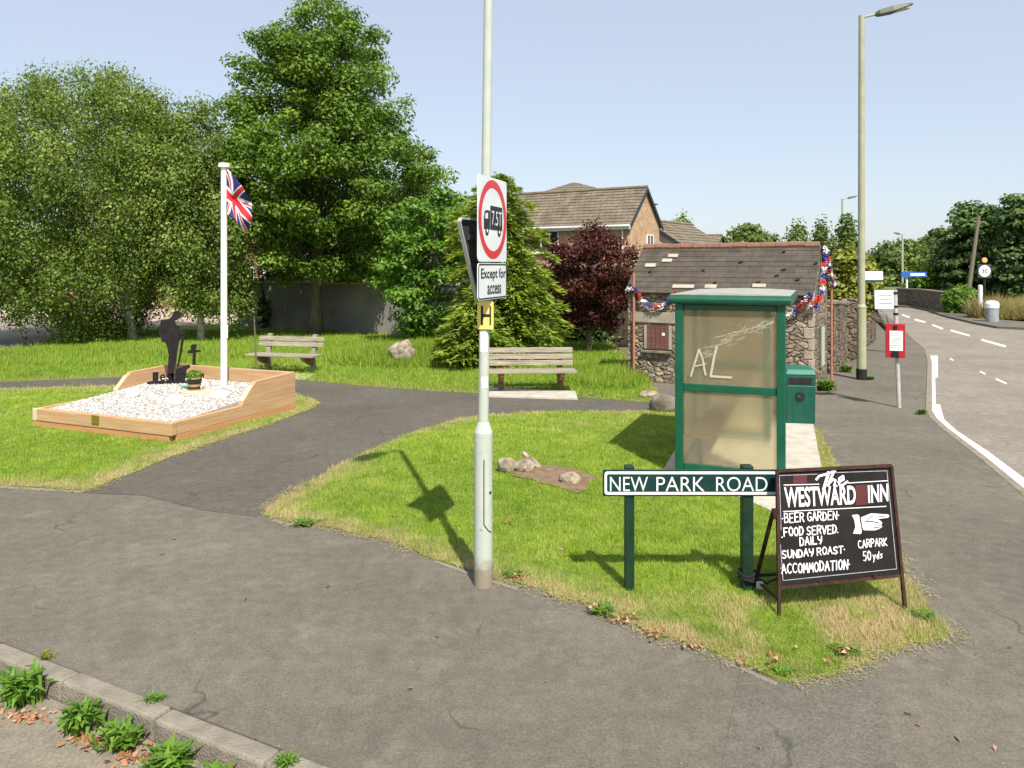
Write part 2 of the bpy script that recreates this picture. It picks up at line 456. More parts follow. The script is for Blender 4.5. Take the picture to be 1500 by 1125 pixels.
M['sleeper'] = wood('new_timber', (.40,.235,.115), (.54,.35,.195), sc=2.2)
M['sleeper_dark'] = wood('lower_timber', (.42,.205,.085), (.52,.28,.125), sc=2.2)
M['cut'] = mat('cut_timber_end', (.66,.52,.36), (.56,.42,.28), scale=12)
M['old_wood'] = wood('weathered_bench_timber', (.18,.155,.115), (.42,.37,.285), sc=3.5, bump=.5)
M['brown_wood'] = wood('brown_bench_leg', (.16,.085,.045), (.26,.15,.09), sc=3)
M['stake'] = wood('stake_timber', (.10,.10,.05), (.16,.15,.08))
M['gravel'] = mat('white_chippings', (.62,.58,.55), (.40,.37,.36), scale=3, rough=.9, lo=.45, hi=.8)
M['gravel_bed'] = mat('gravel_bed', (.42,.39,.36), (.26,.24,.23), scale=40, rough=.95, bump=.5, bscale=60)
M['brass'] = mat('brass', (.30,.22,.03), (.36,.27,.05), scale=20, rough=.35, metal=.6)
M['slate_white'] = mat('white_memorial_slab', (.80,.80,.79), (.72,.72,.72), scale=6, rough=.5)
M['stone'] = mat('pale_field_stone', (.16,.13,.09), (.42,.36,.27), scale=9, rough=.95, bump=.6, bscale=25, detail=8)
M['stone_dark'] = mat('dark_field_stone', (.13,.11,.085), (.24,.21,.16), scale=5, rough=.95, bump=.6, bscale=25)
M['rubble'] = rubble('hut_rubble_stone', [(.30,.235,.17),(.155,.125,.10),(.36,.30,.225),(.21,.185,.155),(.42,.33,.24),(.14,.12,.105)], (.27,.23,.18), scale=5.6, zs=1.8)
M['rubble2'] = rubble('wall_rubble_stone', [(.20,.155,.12),(.12,.10,.085),(.27,.22,.16),(.16,.14,.12)], (.22,.18,.14), scale=4.6)
M['quoin'] = mat('pale_quoin_stone', (.30,.24,.18), (.42,.345,.27), scale=5, rough=.9, bump=.6, bscale=30)
M['lintel'] = mat('lintel_concrete', (.27,.23,.17), (.36,.31,.24), scale=6, rough=.9, bump=.3)
M['slate'] = brick('roof_slate', (.075,.064,.054), (.100,.084,.071), (.050,.044,.039), bw=.26, bh=.125, msz=.005, bump=.3, rough=.7, var=2.2)
M['slate_pale'] = mat('replacement_slate', (.36,.32,.26), (.44,.40,.33), scale=8, rough=.8)
M['terracotta'] = mat('terracotta_ridge', (.26,.135,.09), (.18,.105,.075), scale=9, rough=.85, bump=.3)
M['shutter'] = wood('red_brown_shutter', (.105,.045,.034), (.18,.085,.062))
M['rusty_pole'] = mat('terracotta_pole', (.42,.18,.11), (.33,.15,.10), scale=8, rough=.7)
M['notice'] = mat('pale_notice', (.50,.56,.46), (.44,.50,.42), scale=4, rough=.3)
M['bunt_r'] = mat('red_tinsel', (.60,.035,.03), rough=.5); M['bunt_w'] = mat('white_tinsel', (.75,.76,.80), rough=.5); M['bunt_b'] = mat('blue_tinsel', (.025,.05,.34), rough=.5)
M['tile'] = brick('concrete_roof_tile', (.160,.134,.100), (.205,.172,.128), (.09,.075,.055), bw=.3, bh=.6, msz=.012, bump=.3, var=1.6)
M['brick'] = brick('orange_brick', (.46,.27,.16), (.54,.34,.21), (.42,.35,.27), var=2)
M['brick_red'] = brick('red_brick', (.34,.15,.09), (.40,.19,.12), (.35,.29,.24), var=2)
M['render'] = mat('beige_render', (.46,.42,.34), (.52,.48,.40), scale=2, rough=.9)
M['wall_grey'] = mat('grey_rendered_wall', (.27,.255,.23), (.20,.19,.175), scale=1.3, rough=.95, bump=.3, bscale=14, detail=9)
M['fascia'] = mat('white_fascia', (.78,.78,.78), rough=.5)
M['verge'] = mat('dark_bargeboard', (.035,.045,.06), rough=.6)
M['glass'] = mat('window_glass', (.03,.035,.04), rough=.08, spec=.8)
M['bark'] = mat('grey_brown_bark', (.10,.085,.06), (.17,.15,.11), scale=8, rough=.95, bump=.6, bscale=20, stretch=(1,1,.25))
M['bark_birch'] = mat('birch_bark', (.50,.49,.45), (.10,.09,.08), scale=5, rough=.9, stretch=(1,1,3), lo=.55, hi=.68)
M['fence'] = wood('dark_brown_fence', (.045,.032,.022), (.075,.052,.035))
M['pink'] = mat('pinkish_paving', (.40,.30,.24), (.46,.36,.29), scale=3, rough=.9)
M['red'] = mat('red_noticeboard', (.42,.018,.026), (.34,.02,.03), scale=9, rough=.45)
M['paper'] = mat('white_paper', (.74,.78,.76), (.66,.70,.70), scale=20, rough=.6)
M['blue_sign'] = mat('blue_sign', (.03,.12,.50), rough=.5)
M['orange'] = mat('amber_lamp', (.75,.42,.12), rough=.4)
M['lens'] = mat('lamp_lens', (.55,.52,.42), rough=.25)
M['lamp_head'] = mat('lamp_head_grey', (.07,.08,.06), (.10,.11,.085), scale=9, rough=.5)
M['pole_wood'] = wood('telegraph_pole_timber', (.14,.12,.085), (.20,.17,.125))
M['dead_leaf'] = leaf_mat('dead_leaf', (.16,.07,.035), (.36,.16,.08), (.52,.33,.20), trans=.1)
M['flag_blue'] = mat('flag_blue', (.028,.030,.17), rough=.8); M['flag_white'] = mat('flag_white', (.72,.72,.76), rough=.8); M['flag_red'] = mat('flag_red', (.60,.035,.04), rough=.8)
M['grass'] = grass_mat('lawn_grass', [(.13,.24,.015), (.26,.405,.026), (.40,.535,.055)], (.68,.53,.30))
M['grass_long'] = grass_mat('long_grass', [(.13,.24,.018), (.24,.38,.032), (.35,.48,.06)], (.50,.42,.18))
M['grass_dry'] = grass_mat('dry_verge_grass', [(.18,.20,.05), (.34,.30,.09), (.46,.38,.15)], (.50,.40,.20))
M['weed'] = leaf_mat('weed_leaf', (.06,.14,.014), (.115,.235,.024), (.20,.33,.05), trans=.3)
M['l_oak'] = leaf_mat('oak_leaf', (.060,.118,.012), (.125,.215,.022), (.24,.355,.046), trans=.33)
M['l_birch'] = leaf_mat('birch_leaf', (.080,.135,.022), (.170,.25,.042), (.34,.41,.11), trans=.38)
M['l_shrub'] = leaf_mat('bright_shrub_leaf', (.060,.145,.014), (.12,.235,.024), (.22,.36,.05), trans=.3)
M['l_conifer'] = leaf_mat('yellow_green_needles', (.10,.165,.018), (.205,.29,.03), (.39,.46,.075), trans=.33)
M['l_purple'] = leaf_mat('purple_leaf', (.040,.010,.010), (.085,.020,.016), (.15,.055,.026), trans=.22)
M['l_pine'] = leaf_mat('dark_pine_needles', (.035,.075,.018), (.075,.135,.03), (.15,.22,.06), trans=.2)
M['l_far'] = leaf_mat('far_tree_leaf', (.06,.105,.022), (.115,.175,.034), (.21,.27,.065), trans=.28)
M['l_yellow'] = leaf_mat('yellow_green_shrub_leaf', (.12,.15,.018), (.23,.25,.035), (.36,.35,.07), trans=.3)
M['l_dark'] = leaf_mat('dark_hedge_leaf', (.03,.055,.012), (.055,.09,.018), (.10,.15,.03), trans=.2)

def post_base_material():
    m = mat('stained_post_base', (.40,.45,.39), (.47,.50,.44), scale=7, rough=.5, bump=.08, bscale=90, lo=.3, hi=.7)
    N, L = m.node_tree.nodes, m.node_tree.links; b = N['Principled BSDF']; src = b.inputs['Base Color'].links[0].from_socket
    tc = N.new('ShaderNodeTexCoord'); sx = N.new('ShaderNodeSeparateXYZ'); L.new(tc.outputs['Object'], sx.inputs[0])
    nz = N.new('ShaderNodeTexNoise'); nz.inputs['Scale'].default_value = 16; nz.inputs['Detail'].default_value = 6; L.new(tc.outputs['Object'], nz.inputs['Vector'])
    ma = N.new('ShaderNodeMath'); ma.operation = 'MULTIPLY_ADD'; ma.inputs[1].default_value = -.22; L.new(nz.outputs['Fac'], ma.inputs[0]); L.new(sx.outputs[2], ma.inputs[2])
    f = ramp(N, L, ma.outputs[0], [(0, (.9,.9,.9)), (.12, (0,0,0))])
    c = mix_rgb(N, L, f, src, (.24,.19,.13))
    v = N.new('ShaderNodeTexNoise'); v.inputs['Scale'].default_value = 34; v.inputs['Detail'].default_value = 3; L.new(tc.outputs['Object'], v.inputs['Vector'])
    sp_ = ramp(N, L, v.outputs['Fac'], [(.66, (0,0,0)), (.72, (.7,.7,.7))])
    c = mix_rgb(N, L, sp_, c, (.20,.20,.16))
    L.new(c, b.inputs['Base Color']); return m
M['post_base'] = post_base_material()
def poly_material():                   # translucent, scuffed polycarbonate glazing
    m, nt, N, L, b = nmat('scuffed_polycarbonate')
    tc = N.new('ShaderNodeTexCoord')
    nz = N.new('ShaderNodeTexNoise'); nz.inputs['Scale'].default_value = 2.2; nz.inputs['Detail'].default_value = 7; L.new(tc.outputs['Object'], nz.inputs['Vector'])
    c = ramp(N, L, nz.outputs['Fac'], [(.3, (.63,.575,.435)), (.7, (.78,.725,.58))])
    L.new(c, b.inputs['Base Color']); b.inputs['Roughness'].default_value = .22; b.inputs['Transmission Weight'].default_value = 1.0; b.inputs['IOR'].default_value = 1.15
    b.inputs['Specular IOR Level'].default_value = .5
    df = N.new('ShaderNodeBsdfDiffuse'); L.new(c, df.inputs[0])
    tl = N.new('ShaderNodeBsdfTranslucent'); L.new(c, tl.inputs[0])
    tp = N.new('ShaderNodeBsdfTransparent'); tp.inputs[0].default_value = (.90,.84,.66,1)
    a = N.new('ShaderNodeMixShader'); a.inputs[0].default_value = .35; L.new(df.outputs[0], a.inputs[1]); L.new(tl.outputs[0], a.inputs[2])
    d = N.new('ShaderNodeMixShader'); d.inputs[0].default_value = .26; L.new(b.outputs[0], d.inputs[1]); L.new(a.outputs[0], d.inputs[2])
    e = N.new('ShaderNodeMixShader'); e.inputs[0].default_value = .30; L.new(d.outputs[0], e.inputs[1]); L.new(tp.outputs[0], e.inputs[2])
    L.new(e.outputs[0], N['Material Output'].inputs['Surface'])
    return m
M['poly'] = poly_material()

# ------------------------------------------------------------------ ground, roads, paths
def struct(name, mb, m, **k):
    return tag(mb.build(name, m, **k), kind='structure')

def sheet(name, pts, z, m, thick=0.0):
    mb = MB(); P = [Vector((p[0], p[1], z)) for p in pts]
    if thick: mb.prism(P, (0, 0, -thick))
    else: mb.add(P, [tuple(t) for t in tessellate_polygon([P])])
    o = struct(name, mb, m)
    if not thick:
        for p in o.data.polygons:
            if p.normal.z < 0: p.flip()
    return o

def px_poly(l, z=0.0): return [G(x, y, z) for x, y in l]

sheet('ground', [(-900,-60),(900,-60),(900,1200),(-900,1200)], -.14, M['earth'])
# main road on the right
RL = [(1700,872),(1500,727),(1427,665),(1378,627),(1361,611),(1355,600),(1358,529),(1353,510),(1344,503),(1327,487),(1314,474),(1300,464),(1280,455)]
RR = [(1250,444),(1300,447),(1335,449),(1360,454),(1380,461),(1427,472),(1460,478),(1500,480),(1600,484),(1800,490)]
RZ = -.09
left_edge = [G(x, y, 0) for x, y in RL]
road_poly = [Vector((p.x, p.y, 0)) for p in left_edge]
road_poly = [Vector((4.5, 3.2, 0)), Vector((5.0, 5.2, 0))] + road_poly
right_edge = [G(x, y, RZ) for x, y in RR]
sheet('main_road', [Vector((4.2,-8,0))] + road_poly + right_edge + [Vector((60,22,0)), Vector((60,-8,0))], RZ, M['road'])
# near road in front (New Park Road)
KA, KB = G(-200, 885), G(400, 1125)
kd = (KB - KA).normalized(); kn = Vector((kd.y, -kd.x, 0))      # kn points to the road
if kn.y > 0: kn = -kn
KA = KA - kd*14; KC = KB + kd*3.2
sheet('near_road', [KA + kn*.02, KC + kn*.02, Vector((4.2, 1.6, 0)), Vector((4.19,-8,0)), Vector((-26,-8,0))], -.10, M['gutter'])
# footway slab (real kerb height)
wall_px = [(1283,470),(1283,498),(1222,546)]
pave = [KA - kn*.13, KC - kn*.13, Vector((3.4,1.6,0)), Vector((4.4,3.2,0)), Vector((4.9,5.2,0))] + left_edge + [G(1262,452)] + [G(*p) for p in wall_px] + [Vector((6,19,0)), Vector((-1,19,0)), Vector((-9,18.5,0)), Vector((-13,17,0)), Vector((-24,17,0))]
sheet('pavement', pave, 0, M['pave'], thick=.135)
# kerb stones along the near road and a thin kerb along the main road
mb = MB()
n = 26; L = (KC-KA).length
for i in range(n):
    a = KA + kd*(L*i/n + .004); b = KA + kd*(L*(i+1)/n - .004)
    dz = random.uniform(-.004, .004)
    q = [a - kn*.129, b - kn*.129, b, a]
    mb.hexa([Vector((p.x, p.y, -.14)) for p in q] + [Vector((p.x, p.y, .006 + dz)) for p in q])
struct('kerb', mb, M['kerb'], bevel=.018)
mb = MB(); le = [Vector((4.4,3.2,0)), Vector((4.9,5.2,0))] + left_edge
for a, b in zip(le, le[1:]):
    t = (b-a).normalized(); nn = Vector((t.y, -t.x, 0))
    q = [a + nn*.002, b + nn*.002, b + nn*.11, a + nn*.11]
    mb.hexa([Vector((p.x,p.y,-.14)) for p in q] + [Vector((p.x,p.y,.004)) for p in q])
struct('road_kerb', mb, M['kerb'], bevel=.015)

# lawns
ISL = [(380,755),(430,722),(480,690),(520,668),(560,651),(610,632),(660,617),(700,610),(760,605),(850,603),(960,603),(1060,606),(1150,612),(1192,622),(1210,650),(1232,690),(1262,730),(1300,790),(1340,860),(1364,902),(1390,930),(1340,945),(1300,962),(1284,976),(1216,988),(1156,1000),(1140,1000),(1064,966),(1012,948),(972,936),(936,918),(900,904),(860,888),(790,865),(735,850),(690,838),(640,818),(560,790),(500,776),(430,765)]
LAWN = [(-260,709),(0,712),(60,714),(125,720),(165,705),(200,690),(260,668),(330,643),(400,620),(440,605),(465,597),(470,590),(455,583),(437,579),(400,568),(340,562),(250,563),(167,566),(80,568),(0,571),(-260,574)]
BACK = [(-260,564),(0,560),(60,557),(167,553),(250,549),(330,548),(380,551),(430,557),(480,561),(560,568),(640,573),(700,577),(760,580),(843,582),(900,586),(945,590),(975,594),(960,572)]
isl_w = [G(*p) for p in ISL]; lawn_w = [G(*p) for p in LAWN]
back_w = [G(*p) for p in BACK] + [Vector((3.0,17,0)), Vector((3.3,26,0)), Vector((-3,27.5,0)), Vector((-11,31.5,0)), G(340,474), G(200,480), G(100,488), G(45,510), G(0,532), G(-260,548)]
def densify(P, step=.25, jit=.02):
    out = []
    for a, b in zip(P, P[1:]+P[:1]):
        k = max(1, int((b-a).length/step))
        for i in range(k):
            p = a.lerp(b, i/k); w = noise.noise(Vector((p.x*2.3, p.y*2.3, 1.7)))*jit*2.2 + noise.noise(Vector((p.x*7, p.y*7, 4.1)))*jit*1.6
            nrm = Vector(((b-a).y, -(b-a).x, 0)).normalized(); out.append(p + nrm*w)
    return out
M['turf'] = mat('turf_soil', (.12,.19,.018), (.21,.25,.045), scale=7, rough=.95, bump=.5)
M['turf_dry'] = mat('dry_turf_soil', (.30,.23,.11), (.20,.20,.05), scale=5, rough=.95, bump=.5)
isl_d = densify(isl_w, .06, .030); lawn_d = densify(lawn_w, .10, .03); back_d = densify(back_w, .5, .03)
sheet('island_lawn', isl_d, .012, M['turf'], thick=.05)
sheet('memorial_lawn', lawn_d, .014, M['turf'], thick=.05)
sheet('back_lawn', back_d, .018, M['turf'], thick=.05)
# darker tarmac of the footpath
PATH = [(-260,575),(-260,562),(0,558),(167,551),(330,546),(430,555),(560,566),(700,574),(843,581),(960,590),(1100,596),(1150,606),(1100,608),(960,606),(850,606),(700,613),(610,636),(520,672),(430,726),(376,757),(300,748),(210,726),(120,722),(125,718),(200,688),(330,640),(450,600),(440,575),(340,560),(167,567)]
sheet('footpath', px_poly(PATH), .004, M['path'])
# pale tarmac repair strip near the tip of the island
sheet('tarmac_repair', px_poly([(1084,985),(1140,1003),(1216,992),(1284,980),(1296,1040),(1330,1180),(1046,1180)]), .004, tarmac('repair_tarmac', (.138,.130,.111), (.152,.142,.120), fleck=.5))
# concrete pads
sheet('shelter_pad', px_poly([(972,690),(1002,640),(1010,616),(1191,622),(1204,690),(1212,748),(1130,752),(1060,722)]), .030, M['conc'], thick=.06)
sheet('bench_pad', px_poly([(716,570),(843,575),(846,586),(712,582)]), .034, M['conc'], thick=.06)
sheet('far_bench_pad', px_poly([(370,546),(462,550),(448,557),(352,552)]), .034, M['conc'], thick=.06)
sheet('bare_earth', densify(px_poly([(742,692),(760,682),(800,684),(840,689),(876,700),(868,712),(848,724),(800,712),(760,700)]), .06, .035), .024, M['soil'])
# edging concrete at the front of the island
mb = MB()
for a, b in [((1060,966),(1140,1002)),((400,762),(432,769)),((640,822),(690,840)),((700,845),(760,862))]:
    a, b = G(*a), G(*b); t = (b-a).normalized(); nn = Vector((t.y,-t.x,0)); q = [a, b, b+nn*.035, a+nn*.035]
    mb.hexa([p+Vector((0,0,-.02)) for p in q] + [p+Vector((0,0,.010)) for p in q])
a, b = G(0,713), G(125,720); t = (b-a).normalized(); nn = Vector((t.y,-t.x,0)); q = [a,b,b+nn*.04,a+nn*.04]
mb.hexa([p+Vector((0,0,-.02)) for p in q] + [p+Vector((0,0,.010)) for p in q])
struct('lawn_edging', mb, M['kerb'], bevel=.006)
# left road and paved forecourt far left
sheet('side_road', px_poly([(-500,600),(-260,552),(0,536),(45,513),(100,491),(135,482),(60,467),(0,469),(-500,474)], -.05), -.05, M['road'])
sheet('forecourt', px_poly([(136,482),(60,466),(0,468),(-300,470),(-300,452),(380,452),(372,476),(340,475),(200,481)], -.045), -.045, M['pink'])
# right-hand footway beyond the road
sheet('far_pavement', [G(x, y) for x, y in RR] + px_poly([(1800,478),(1500,471),(1440,466),(1390,455),(1355,448),(1330,444)]), 0, M['pave'], thick=.13)

# road markings
mb = MB()
def mark(q, z=RZ+.004): mb.add([Vector((p.x,p.y,z)) for p in [G(x, y, z) for x, y in q]], [(0,1,2,3)])
mark([(1363,521),(1374,521),(1374,553),(1362,553)])
mark([(1362,592),(1377,592),(1383,614),(1364,612)])
mark([(1362,553.5),(1370,553.5),(1371,591.5),(1362,591.5)])
for a, b in [((1364,612,1383,614),(1392,637,1402,631)),((1392,637,1402,631),(1432,668,1446,660)),((1432,668,1446,660),(1500,725,1516,712)),((1500,725,1516,712),(1640,826,1668,816))]:
    mark([(a[0],a[1]),(a[2],a[3]),(b[2],b[3]),(b[0],b[1])])
for x0,y0,x1,y1,w in [(1321,462,1332,466,2.0),(1339,469,1355,473,2.2),(1365,477,1381,483,2.4),(1392,485,1420,493,2.4),(1437,499,1473,509,2.8),(1500,517,1560,534,3.2),(1391,526,1396,529,2),(1435,545,1443,549,2.2),(1458,556,1474,563,2.4)]:
    mark([(x0,y0),(x1,y1),(x1+1,y1-w),(x0+1,y0-w)])
o = struct('road_markings', mb, M['white_line'])

# ------------------------------------------------------------------ grass
def inside(P, x, y):
    r = np.zeros(len(x), bool); n = len(P)
    for i in range(n):
        a, b = P[i], P[(i+1) % n]
        c = ((a.y > y) != (b.y > y)) & (x < (b.x-a.x)*(y-a.y)/(b.y-a.y+1e-12)+a.x)
        r ^= c
    return r
def edge_dist(P, x, y):
    d = np.full(len(x), 1e9); n = len(P)
    for i in range(n):
        a, b = P[i], P[(i+1) % n]
        dx, dy = b.x-a.x, b.y-a.y; t = np.clip(((x-a.x)*dx+(y-a.y)*dy)/(dx*dx+dy*dy+1e-9), 0, 1)
        d = np.minimum(d, np.hypot(x-a.x-t*dx, y-a.y-t*dy))
    return d
def vnoise(x, y, s, seed=0):
    r = np.random.default_rng(seed); T = r.random((64, 64))
    u, v = x*s+100, y*s+100; i, j = np.floor(u).astype(int), np.floor(v).astype(int); fu, fv = u-i, v-j
    fu, fv = fu*fu*(3-2*fu), fv*fv*(3-2*fv); g = lambda a, b: T[a % 64, b % 64]
    return (g(i,j)*(1-fu)+g(i+1,j)*fu)*(1-fv)+(g(i,j+1)*(1-fu)+g(i+1,j+1)*fu)*fv

def blades(x, y, z, h, w, lean, rnd, dry):
    N = len(x); a = rng.random(N)*2*np.pi; l = rng.random(N)*lean
    dx, dy = np.cos(a), np.sin(a); b = rng.random(N)*2*np.pi
    v = np.zeros((N, 3, 3))
    v[:,0] = np.stack([x - dy*w/2, y + dx*w/2, z], 1); v[:,1] = np.stack([x + dy*w/2, y - dx*w/2, z], 1)
    v[:,2] = np.stack([x + np.cos(b)*l*h, y + np.sin(b)*l*h, z + h*np.sqrt(np.maximum(.15, 1-np.minimum(l,.95)**2))], 1)
    return v

def grass(name, P, N, hmin, hmax, wk, zz, m, keep=None, dryw=.25, dry0=0.0, fall=2.0, over=.03, seed=1, dryfn=None):
    xs = [p.x for p in P]; ys = [p.y for p in P]
    x0, x1, y0, y1 = min(xs), max(xs), max(min(ys), 3), max(ys)
    X = []; Y = []; c = 0
    while c < N:
        k = N*2
        x = rng.uniform(x0, x1, k); y = rng.uniform(y0, y1, k)
        ok = (rng.random(k) < (y0/y)**fall) & inside(P, x, y) & (np.abs(x) < y*.75+1)
        x, y = x[ok], y[ok]; X.append(x); Y.append(y); c += len(x)
    x, y = np.concatenate(X)[:N], np.concatenate(Y)[:N]
    if keep is not None:
        ok = keep(x, y); x, y = x[ok], y[ok]
    d = edge_dist(P, x, y)
    n1 = vnoise(x, y, 1.1, seed); n2 = vnoise(x, y, 4.5, seed+1); n3 = vnoise(x, y, .35, seed+2); n4 = vnoise(x, y, 11.0, seed+3)
    dr = np.clip(1.15 - d/dryw*(.5+n2), 0, 1)*np.clip(n1*2.2+.05, 0, 1) + np.clip((n1*.5+n2*.35+n3*.3)-.62+dry0, 0, .6)*1.1
    if dryfn is not None: dr = dr + dryfn(x, y)*np.clip(n2*1.5+n1*.9-.45, 0, 1.2)
    dr = np.clip(dr + rng.normal(0, .14, len(x)), 0, 1)
    rnd = np.clip(rng.normal(.5, .2, len(x)) + (n2-.5)*.6 + (n3-.5)*.35 + (n4-.5)*.55, 0, 1)
    h = rng.uniform(hmin, hmax, len(x))*(.45+.7*n2+.4*n4)
    tuft = (vnoise(x, y, 6.0, seed+7) > .74) & (rng.random(len(x)) < .55)
    h = np.where(tuft, h*rng.uniform(1.3, 2.3, len(x)), h); dr = np.where(tuft, dr*.35, dr); rnd = np.where(tuft, rnd*.75, rnd)
    w = y*wk*rng.uniform(.7, 1.3, len(x))
    x = x + rng.normal(0, over, len(x)); y = y + rng.normal(0, over, len(x))
    v = blades(x, y, np.full(len(x), zz), h, w, 1.0, rnd, dr)
    return tag(soup(name, v, 3, m, attrs={'rnd': rnd, 'dry': dr}), 'short mown grass covering the lawn', 'grass', kind='stuff')

soil_w = px_poly([(746,693),(800,685),(840,690),(872,701),(846,722),(790,709)])
PA, PB, PC = G(47,625), G(250,650), G(433,600)
PD = PA + PC - PB
planter_w = [PA, PB, PC, PD]
SPL, SPR = Vector((1.93,8.9,0)), Vector((3.07,8.43,0))
pad_w = px_poly([(972,690),(1002,640),(1010,616),(1191,622),(1204,690),(1212,748),(1130,752),(1060,722)])
bp_w = px_poly([(716,570),(843,575),(846,586),(712,582)])
o = grass('island_grass', isl_d, 210000, .018, .05, .00085, .012, M['grass'], keep=lambda x, y: ~inside(soil_w, x, y) & ~inside(pad_w, x, y), dryw=.30, dry0=-.02, over=.016, seed=3, dryfn=lambda x, y: np.clip((5.9-y)/.9, 0, 1)*1.5 + np.clip((-x-1.4)/1.2, 0, 1)*.4)
o['label'] = 'short green grass with straw patches on the corner island round the street sign'
o = grass('memorial_grass', lawn_d, 110000, .02, .05, .00085, .012, M['grass'], keep=lambda x, y: ~inside(planter_w, x, y), dryw=.5, over=.012, seed=9)
o['label'] = 'short mown grass round the wooden memorial planter'
o = grass('back_grass', back_w, 130000, .05, .11, .0009, .016, M['grass_long'], keep=lambda x, y: ~inside(bp_w, x, y) & (y < 29), dryw=.3, dry0=-.08, fall=1.3, over=.03, seed=15)
o['label'] = 'grass behind the curving path, under the trees'

def clippings(name, P, N, label, y1):
    segs = [(a, b) for a, b in zip(P, P[1:]+P[:1]) if min(a.y, b.y) < y1]
    L_ = np.array([(b-a).length for a, b in segs]); k = rng.choice(len(segs), N, p=L_/L_.sum()); t = rng.random(N)
    A_ = np.array([tuple(a) for a, b in segs])[k]; B_ = np.array([tuple(b) for a, b in segs])[k]
    p = A_ + (B_-A_)*t[:,None]; p[:,:2] += rng.normal(0, .06, (N,2)); p[:,2] = .008+rng.random(N)*.02
    ok = vnoise(p[:,0], p[:,1], 2.0, 77) > .35; p = p[ok]; n = len(p)
    a = rng.random(n)*6.28; l = rng.uniform(.015,.05,n); d = np.stack([np.cos(a)*l, np.sin(a)*l, rng.normal(0,.004,n)],1); w = np.stack([-np.sin(a), np.cos(a), np.zeros(n)],1)*(p[:,1]*.0005)[:,None]
    tag(soup(name, np.stack([p-w, p+w, p+d], 1), 3, M['grass'], attrs={'rnd': rng.random(n), 'dry': np.clip(rng.normal(.85,.2,n),0,1)}), label, 'clippings', kind='stuff')
clippings('grass_clippings', isl_d, 9000, 'dry straw clippings along the edge of the island lawn', 8.5)
clippings('grass_clippings', lawn_d, 5000, 'dry straw clippings along the edge of the memorial lawn', 12)

def tall_patch(name, cx, cy, rx, ry, N, h0, h1, m, label, bump=0.0, dry=0.0, rot=0):
    r = np.sqrt(rng.random(N)); a = rng.random(N)*2*np.pi
    u, v = r*np.cos(a)*rx, r*np.sin(a)*ry; cr, sr = math.cos(rot), math.sin(rot)
    x, y = cx+u*cr-v*sr, cy+u*sr+v*cr
    n = vnoise(x, y, 2.0, 5); z = bump*(1-r*r)
    h = rng.uniform(h0, h1, N)*(.5+n); rnd = np.clip(rng.normal(.5,.22,N)+(n-.5)*.5, 0, 1); d = np.clip(rng.normal(dry,.2,N)+(vnoise(x,y,.8,8)-.5)*.5*(dry>0), 0, 1)
    vv = blades(x, y, z, h, cy*.0011*rng.uniform(.7,1.3,N), .8, rnd, d)
    return tag(soup(name, vv, 3, m, attrs={'rnd': rnd, 'dry': d}), label, 'grass', kind='stuff')
p = G(620,528); tall_patch('tall_grass', p.x, p.y, 2.6, 1.8, 22000, .12, .34, M['grass_long'], 'tall uncut grass mound round the pale boulder beside the conifer', bump=.30)
p = G(890,560); tall_patch('tall_grass', p.x, p.y+.6, 1.0, 1.7, 9000, .10, .28, M['grass_long'], 'tall uncut grass between the right bench and the stone hut', bump=.12)
p = G(250,532); tall_patch('tall_grass', p.x-2.5, p.y+1.5, 4.5, 2.2, 16000, .10, .24, M['grass_long'], 'tall uncut grass behind the memorial under the birches')
# low mound of earth under the tall grass
def dome(name, cx, cy, rx, ry, hh, m):
    mb = MB(); n = 28; rings = 6; vs = [(cx, cy, hh)]; fs = []
    for i in range(1, rings+1):
        r = i/rings
        for k in range(n):
            a = 2*math.pi*k/n; vs.append((cx+math.cos(a)*rx*r, cy+math.sin(a)*ry*r, hh*(1-r*r)+.01))
    for k in range(n): fs.append((0, 1+k, 1+(k+1) % n))
    for i in range(rings-1):
        for k in range(n): fs.append((1+i*n+k, 1+(i+1)*n+k, 1+(i+1)*n+(k+1)%n, 1+i*n+(k+1)%n))
    mb.add(vs, fs); return struct(name, mb, m, smooth=True)
p = G(620,528); dome('grass_mound', p.x, p.y, 2.6, 1.8, .30, M['turf'])
p = G(890,560); dome('grass_bank', p.x, p.y+.6, 1.0, 1.7, .12, M['turf'])

# ------------------------------------------------------------------ foliage
def leaf_quads(P, Nn, size, asp=.6, droop=0.0, fold=0.0):
    N = len(P)
    Nn = Nn/np.maximum(1e-6, np.linalg.norm(Nn, axis=1, keepdims=True))
    r = rng.normal(size=(N,3)); r[:,2] -= droop
    T = r - Nn*np.sum(r*Nn, 1, keepdims=True); T /= np.maximum(1e-6, np.linalg.norm(T, axis=1, keepdims=True))
    B = np.cross(Nn, T); s = (size*rng.uniform(.65, 1.35, N))[:,None]
    v = np.zeros((N,4,3)); v[:,0] = P - T*s*.5; v[:,2] = P + T*s*.5
    v[:,1] = P + B*s*asp*.5 - T*s*.05; v[:,3] = P - B*s*asp*.5 - T*s*.05
    return v

def env_from_px(rows, Y):
    return [(H+(YH-py)/F*Y, ((a+b)/2-750)/F*Y, (b-a)/2/F*Y) for py, a, b in sorted(rows, reverse=True)]

